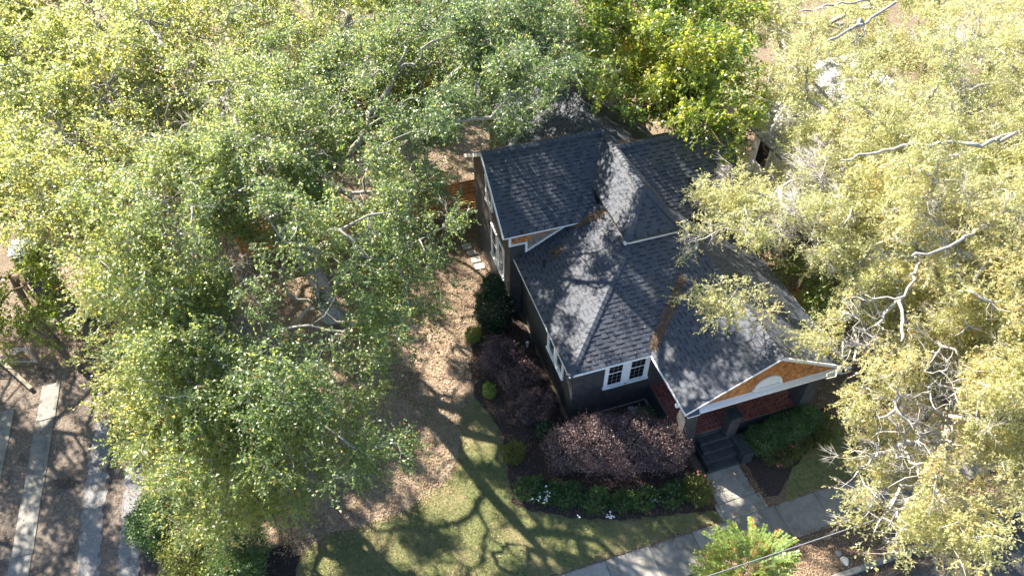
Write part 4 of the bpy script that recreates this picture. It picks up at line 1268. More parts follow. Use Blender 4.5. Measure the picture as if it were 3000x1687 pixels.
MB().box(18.4, 23.1, 13.1, 16.0, -0.05, 2.6).build('wall', MAT['siding'], fl)
MB().box(18.2, 23.3, 12.9, 16.2, 2.602, 2.78).build('roof', MAT['white_trim'], fl, bevel=0.02)

sh = thing('white_roof_shed', 'white roofed shed among the leaves at the left edge', 'shed', (-18.6, 13.6, 0))
MB().box(-19.0, -18.2, 13.0, 13.8, -0.05, 2.4).build('wall', MAT['black_paint'], sh)
MB().prism([(-19.0, 12.85, 2.62), (-18.2, 12.85, 2.62), (-18.2, 13.7, 2.72), (-19.0, 13.7, 2.72)], (0, 0, 0.06)).build('roof', MAT['white_trim'], sh)
sh = thing('metal_roof_shed', 'small shed with bluish white roof behind the green tree', 'shed', (14.3, 19, 0))
MB().box(13.4, 15.2, 18.2, 20.4, -0.05, 1.95).build('wall', MAT['siding'], sh)
MB().prism([(13.2, 18.0, 2.0), (14.3, 18.0, 2.45), (15.4, 18.0, 2.0), (15.4, 18.0, 1.95), (14.3, 18.0, 2.4), (13.2, 18.0, 1.95)], (0, 2.6, 0)).build('roof', MAT['white_trim'], sh)

# wheeled bin tipped on its front
bn = thing('wheeled_bin', 'dark blue wheeled bin tipped over near the left lane', 'bin', (-16.9, 11.2, 0))
ax = Vector((0.88, 0.47, 0.06)).normalized(); sd = Vector((0.47, -0.88, 0)).normalized(); up = sd.cross(ax)
if up.z < 0: up = -up
o0 = Vector((-17.1, 11.1, 0.30))
def ring(t, hw, hh, lift=0):
    c = o0 + ax * t + up * lift
    return [c - sd * hw - up * hh, c + sd * hw - up * hh, c + sd * hw + up * hh, c - sd * hw + up * hh]
a_ = ring(0, 0.24, 0.22); b_ = ring(0.95, 0.30, 0.29, 0.02)
MB().add(a_ + b_, [(0, 1, 2, 3), (4, 7, 6, 5), (0, 4, 5, 1), (1, 5, 6, 2), (2, 6, 7, 3), (3, 7, 4, 0)]).build('body', MAT['plastic_bin'], bn, bevel=0.03)
c_ = ring(0.955, 0.33, 0.32, 0.02); d_ = ring(1.02, 0.33, 0.32, 0.02)
MB().add(c_ + d_, [(0, 1, 2, 3), (4, 7, 6, 5), (0, 4, 5, 1), (1, 5, 6, 2), (2, 6, 7, 3), (3, 7, 4, 0)]).build('lid', MAT['plastic_bin'], bn, bevel=0.02)
MB().tube([o0 + ax * 0.9 + up * 0.36 - sd * 0.22, o0 + ax * 0.9 + up * 0.36 + sd * 0.22], 0.018, 8).build('handle', MAT['plastic_bin'], bn)
MB().tube([o0 + ax * 0.07 + up * 0.24 - sd * 0.3, o0 + ax * 0.07 + up * 0.24 + sd * 0.3], 0.012, 8).build('axle', MAT['metal_dark'], bn)
for s_ in (-1, 1):
    c = o0 + ax * 0.07 + up * 0.24 + sd * (0.29 * s_)
    wh = MB().tube([c - sd * 0.025, c + sd * 0.025], 0.14, 20).build('wheel', MAT['black_rubber'], bn)
    MB().tube([c - sd * 0.03, c + sd * 0.03], 0.085, 16).build('hub', MAT['white_plastic'], wh)

# leaning timber and pipe gate at the lane's far left
tb = thing('timber_beam', 'weathered timber beam lying across the left lane', 'beam', (-19.3, 9, 0))
MB().bar((-20.6, 10.6, 0.45), (-18.6, 7.9, 0.12), 0.14, 0.1).build('beam', MAT['timber'], tb, bevel=0.01)
gt = thing('pipe_gate', 'thin grey pipe gate standing beside the weathered timber beam', 'gate', (-18.7, 9.3, 0))
g = MB()
for a, b in (((-20.6, 9.9, 0.9), (-18.6, 9.3, 0.9)), ((-20.6, 9.9, 0.1), (-18.6, 9.3, 0.1)), ((-18.6, 9.3, 0.0), (-18.6, 9.3, 1.0)), ((-20.6, 9.9, 0.0), (-20.6, 9.9, 1.0)), ((-20.6, 9.9, 0.1), (-18.6, 9.3, 0.9))): g.tube([a, b], 0.022, 6)
g.build('frame', MAT['stone'], gt)

# post with white cap among the lower left shrubs
ps = thing('cedar_post', 'short wooden post with white cap between the lower left shrubs', 'post', (-11.5, -0.5, 0))
MB().box(-11.58, -11.46, -0.56, -0.44, -0.1, 1.75).build('post', MAT['fence_wood'], ps)
MB().frustum(-11.52, -0.5, 1.752, 1.86, 0.09, 0.09, 0.03, 0.03).build('cap', MAT['white_plastic'], ps)

pv = thing('white_pipe', 'small white cleanout pipe between the purple shrubs and wall', 'pipe', (-0.05, 4.1, 0))
pm = MB().lathe((-0.05, 4.1, 0), [(0.05, -0.1), (0.05, 0.22), (0.065, 0.222), (0.065, 0.30), (0.0, 0.31)], 14).build('pipe', MAT['white_plastic'], pv, smooth=False)

# stepping stones by the side wing
for i, (x, y) in enumerate(((-0.75, 10.6), (-0.68, 10.1), (-0.62, 9.62), (-0.58, 9.15))):
    s = MB().prism([(x - 0.2 + rnd.uniform(-.03, .03), y - 0.18, -0.03), (x + 0.2, y - 0.18 + rnd.uniform(-.03, .03), -0.03), (x + 0.2 + rnd.uniform(-.03, .03), y + 0.17, -0.03), (x - 0.2, y + 0.18, -0.03)], (0, 0, 0.075), 0.5).build('stepping_stone', MAT['stone'], bevel=0.015)
    tag(s, ['grey stepping stone farthest along the side wing wall', 'second farthest grey stepping stone by the side wing wall', 'third farthest grey stepping stone by the side wing wall', 'nearest grey stepping stone by the side wing wall'][i], 'stone', 'stepping stones by the side wing')
for i, (x, y) in enumerate(((2.65, 0.05), (2.85, -0.02))):
    s = MB().prism([(x - 0.09, y - 0.14, 0.0), (x + 0.08, y - 0.16, 0.0), (x + 0.09, y + 0.12, 0.0), (x - 0.08, y + 0.14, 0.0)], (0, 0, 0.07), 0.45).build('paver', MAT['stone'], bevel=0.01)
    tag(s, ['left grey paver on the mulch below the front window', 'right grey paver on the mulch below the front window'][i], 'paver', 'pavers below the window')
ed = MB(); ed.box(0.9, 3.33, 0.30, 0.345, -0.02, 0.06, 0.7); ed.box(3.27, 3.355, -1.2, 0.295, -0.02, 0.06, 0.6)
tag(ed.build('concrete_edging', MAT['concrete'], bevel=0.01), 'pale concrete edging at the foot of wall and porch', 'edging')


# rocks on the verge
def rock(name, label, c, sx, sy, sz, seed, matn, tone, cat='rock'):
    r = np.random.default_rng(seed)
    V = []; F = []; nu, nv = 12, 7
    for i in range(nv + 1):
        t = math.pi * i / nv
        for j in range(nu):
            a = 2 * math.pi * j / nu
            k = 1 + 0.13 * math.sin(3 * a + seed) + 0.1 * math.sin(2 * t * 2 + a * 2 + seed) + r.normal(0, 0.03)
            V.append((c[0] + sx * k * math.sin(t) * math.cos(a), c[1] + sy * k * math.sin(t) * math.sin(a), c[2] + sz * math.cos(t)))
    for i in range(nv):
        for j in range(nu): F.append((i * nu + j, (i + 1) * nu + j, (i + 1) * nu + (j + 1) % nu, i * nu + (j + 1) % nu))
    o = link(name, quick_mesh(name, V, F, tone=[tone] * len(V), smooth=True), MAT[matn])
    return tag(o, label, cat)


rock('rock', 'white stone lying on the verge near the kerb', (6.64, -7.2, -0.02), 0.12, 0.16, 0.08, 1, 'stone', 1.0)
rock('rock', 'grey green stone beside the white stone on the verge', (6.6, -6.93, -0.03), 0.10, 0.12, 0.06, 2, 'stone', 0.15)
rock('rock', 'brown flat stone behind the grey green stone on the verge', (6.53, -6.64, -0.04), 0.13, 0.12, 0.06, 3, 'brown_stone', 0.5)
rock('rock', 'brown flat stone nearest the pavement on the verge', (6.58, -6.36, -0.04), 0.14, 0.11, 0.06, 4, 'brown_stone', 0.5)

# overhead wire along the street
pts = [(x, -7.6, 4.0 + 0.0016 * (x - 8) ** 2) for x in np.linspace(-34, 50, 60)]
tag(MB().tube(pts, 0.017, 6).build('overhead_wire', MAT['wire'], smooth=True), 'grey overhead wire crossing above the verge and small tree', 'wire')

# ================================================================ SHRUBS AND FLOWERS
shrub('purple_hedge', 'large rounded purple leaved hedge in front of the black wall', [(-0.25, -1.15, 0.72, 0.95, 0.85, 0.85), (0.7, -1.4, 0.85, 1.15, 1.05, 0.98), (1.7, -1.75, 0.9, 1.15, 1.08, 0.98), (2.7, -2.15, 0.8, 0.98, 0.9, 0.88)],
      'leaf_purple', 46000, 0.062, 0.036, 61, stems=40, depth=0.3, tmean=0.5, tvar=0.24)
shrub('purple_shrub', 'dark purple shrub farthest back beside the dark green camellia', [(-1.35, 3.5, 0.6, 0.8, 0.8, 0.7), (-0.9, 3.0, 0.5, 0.5, 0.5, 0.55)], 'leaf_purple', 13000, 0.062, 0.036, 62, group='purple shrubs along the left wall', tmean=0.4)
shrub('purple_shrub', 'middle dark purple shrub beside the black left wall', [(-0.95, 2.2, 0.55, 0.75, 0.7, 0.66), (-1.3, 2.6, 0.4, 0.45, 0.45, 0.5)], 'leaf_purple', 11000, 0.062, 0.036, 63, group='purple shrubs along the left wall', tmean=0.38)
shrub('purple_shrub', 'dark purple shrub nearest the front corner of the black wall', [(-0.85, 0.95, 0.5, 0.72, 0.7, 0.62)], 'leaf_purple', 9000, 0.062, 0.036, 64, group='purple shrubs along the left wall', tmean=0.36)
shrub('camellia', 'dark green pointed camellia at the side wing corner', [(-1.0, 5.55, 1.05, 0.72, 0.68, 1.1), (-0.95, 5.7, 2.0, 0.42, 0.4, 0.75)], 'leaf_dark', 15000, 0.09, 0.048, 65, depth=0.25)
shrub('lime_shrub', 'small lime green shrub beside the camellia on tan ground', [(-2.0, 5.15, 0.28, 0.33, 0.33, 0.32)], 'leaf_lime', 1700, 0.07, 0.035, 66, stems=6)
shrub('lime_shrub', 'small lime green shrub left of the middle purple shrub', [(-2.15, 2.35, 0.24, 0.24, 0.3, 0.28)], 'leaf_lime', 1300, 0.07, 0.035, 67, stems=6)
shrub('round_shrub', 'round yellow green shrub at the lawn edge', [(-2.1, -0.5, 0.32, 0.40, 0.40, 0.36)], 'leaf_olive', 3200, 0.06, 0.03, 68, stems=7, tmean=0.55)
shrub('gardenia', 'small glossy green shrub between purple hedge and purple shrub', [(-0.75, -0.1, 0.4, 0.36, 0.4, 0.42)], 'leaf_dark', 2600, 0.08, 0.045, 69, stems=6, tmean=0.75)
shrub('fern', 'bright green fern below the front window', [(2.95, -0.42, 0.2, 0.36, 0.32, 0.25)], 'leaf_hedge', 1800, 0.11, 0.03, 70, stems=8, tmean=0.6)
shrub('evergreen_hedge', 'dense green hedge below the porch right of the steps', [(6.35, -2.78, 0.48, 0.72, 0.52, 0.52), (7.2, -2.7, 0.54, 0.85, 0.56, 0.58), (8.05, -2.55, 0.5, 0.72, 0.52, 0.55)], 'leaf_hedge', 24000, 0.055, 0.034, 71, stems=24, depth=0.25, tmean=0.4)
az = shrub('azalea', 'olive green azalea with a few pink flowers below the hedge', [(6.75, -3.42, 0.3, 0.75, 0.42, 0.34), (7.5, -3.25, 0.28, 0.5, 0.36, 0.3)], 'leaf_olive', 7000, 0.05, 0.026, 72, stems=14, tmean=0.3)
blossoms(az, [(7.06, -3.39, .56), (7.12, -3.42, .55), (7.27, -3.34, .55), (5.99, -3.49, .42), (6.53, -3.67, .46), (6.29, -3.80, .36), (6.42, -3.82, .36)], 'petal_pink', 0.04, 1)
shrub('olive_shrub', 'yellowish shrub at the right end of the green hedge', [(8.75, -3.0, 0.42, 0.5, 0.5, 0.45), (8.4, -3.4, 0.3, 0.4, 0.35, 0.35)], 'leaf_olive', 5200, 0.07, 0.028, 73, stems=10, tmean=0.6)
rs = shrub('rose_bush', 'loose green bush with pink flowers beside the front walk', [(3.25, -3.75, 0.4, 0.45, 0.55, 0.5)], 'leaf_olive', 5600, 0.06, 0.03, 74, stems=10, tmean=0.3)
blossoms(rs, [(3.37, -3.37, .86), (3.57, -3.52, .72), (3.59, -3.76, .7), (3.3, -3.5, .9)], 'petal_pink', 0.04, 2)
per = [(-2.02, -1.95, 0.5, 0.42), (-1.45, -2.3, 0.42, 0.4), (-0.9, -2.55, 0.5, 0.42), (-0.1, -3.0, 0.5, 0.42), (0.75, -3.3, 0.42, 0.36), (1.45, -3.45, 0.46, 0.4), (2.45, -3.6, 0.5, 0.4)]
pl = ['leafy perennial clump nearest the round yellow shrub', 'perennial clump with the most white flowers at the bed edge', 'leafy perennial right of the white flower cluster', 'leafy perennial below the middle of the purple hedge',
      'small perennial with white flowers below the purple hedge', 'leafy perennial right of the small white flowers', 'leafy perennial nearest the pink flowered bush']
pobj = []
for i, ((x, y, rr_, h_), lb) in enumerate(zip(per, pl)):
    pobj.append(shrub('perennial', lb, [(x, y, h_ * 0.5, rr_, rr_ * 0.85, h_ * 0.75), (x + 0.2, y + 0.1, h_ * 0.5, rr_ * 0.6, rr_ * 0.6, h_ * 0.8)], 'leaf_hedge', 3000, 0.12, 0.035, 80 + i, cat='plant', stems=12, depth=0.6, tmean=0.35, rise=0.7, group='perennials along the bed edge'))
r = np.random.default_rng(5)
blossoms(pobj[1], [(-1.62 + r.normal(0, 0.17), -2.52 + r.normal(0, 0.14), 0.52 + r.normal(0, 0.06)) for _ in range(24)], 'petal_white', 0.035, 3)
blossoms(pobj[0], [(-2.12 + r.normal(0, 0.06), -2.38 + r.normal(0, 0.03), 0.4) for _ in range(4)], 'petal_white', 0.035, 4)
blossoms(pobj[3], [(-0.86, -3.36, 0.34), (-0.82, -3.42, 0.3)], 'petal_white', 0.035, 5)
blossoms(pobj[4], [(0.2 + r.normal(0, 0.1), -3.68 + r.normal(0, 0.08), 0.32) for _ in range(10)], 'petal_white', 0.035, 6)
blossoms(pobj[6], [(1.75 + r.normal(0, 0.12), -3.62 + r.normal(0, 0.07), 0.34) for _ in range(6)], 'petal_white', 0.035, 7)
shrub('dark_shrub', 'dark olive shrub at the left of the lower left group', [(-13.6, 0.35, 0.7, 0.95, 0.95, 0.9)], 'leaf_hedge', 14000, 0.075, 0.04, 91, tmean=0.3)
shrub('olive_bush', 'spreading olive bush in the middle of the lower left group', [(-12.6, -1.1, 0.7, 1.0, 1.0, 0.9), (-12.3, -2.1, 0.6, 0.9, 0.8, 0.8)], 'leaf_olive', 17000, 0.07, 0.032, 92, tmean=0.25)
shrub('holly_shrub', 'rounded deep green shrub beside the black mulch', [(-11.25, -1.3, 0.85, 0.85, 0.9, 0.95), (-11.4, -2.3, 0.8, 0.85, 0.8, 0.9)], 'leaf_hedge', 18000, 0.06, 0.04, 93, tmean=0.35)

# young crape myrtle on the verge: arching shoots with paired leaves
cm = thing('crape_myrtle', 'young bright green tree with arching leafy shoots on the verge', 'tree', (3.0, -6.9, -0.15))
r = np.random.default_rng(17)
st = MB(); LP = []; LD = []; LN = []; LT = []
for i in range(9):
    a = i * 0.7; st.tube([(3.0 + 0.05 * math.cos(a), -6.9 + 0.05 * math.sin(a), -0.2), (3.0 + 0.3 * math.cos(a), -6.9 + 0.3 * math.sin(a), 0.7), (3.0 + 0.6 * math.cos(a), -6.9 + 0.6 * math.sin(a), 1.4)], [0.03, 0.022, 0.012], 6)
for i in range(300):
    a = r.uniform(0, 6.283); q = r.random() ** 0.5
    b = np.array((3.0 + 0.95 * q * math.cos(a), -6.9 + 0.75 * q * math.sin(a), r.uniform(0.9, 1.7)))
    d = unit(np.array((math.cos(a) * (0.3 + q), math.sin(a) * (0.3 + q), r.uniform(0.15, 1.1))))
    Ln = r.uniform(0.45, 0.95)
    P = [b + d * Ln * t - np.array((0, 0, 0.32 * Ln * t * t)) for t in np.linspace(0, 1, 5)]
    st.tube(P, [0.007, 0.006, 0.005, 0.004, 0.002], 4, caps=False)
    sdv = unit(np.cross(d, np.array((0, 0, 1.0)))); upv = np.cross(sdv, d)
    tn = np.clip(r.normal(0.6, 0.2), 0, 0.95)
    for t in np.arange(0.08, 1.0, 0.055 / Ln):
        c = b + d * Ln * t - np.array((0, 0, 0.32 * Ln * t * t))
        for s_ in (-1, 1):
            LP.append(c); LD.append(unit(sdv * s_ + d * 0.35 + r.normal(0, 0.12, 3))); LN.append(unit(upv + r.normal(0, 0.25, 3)))
            LT.append(1.0 if r.random() < 0.012 else tn + r.normal(0, 0.1))
LP, LD, LN = map(np.array, (LP, LD, LN))
V, F = leaf_quads(LP, LD, LN, 0.10 * r.uniform(0.7, 1.15, len(LP)), 0.056)
st.build('trunk', MAT['bark_brown'], cm, smooth=True)
link('crown', quick_mesh('crown', V, F, tone=np.repeat(np.clip(LT, 0, 1), 4), parent=cm), MAT['leaf_lime'], cm)


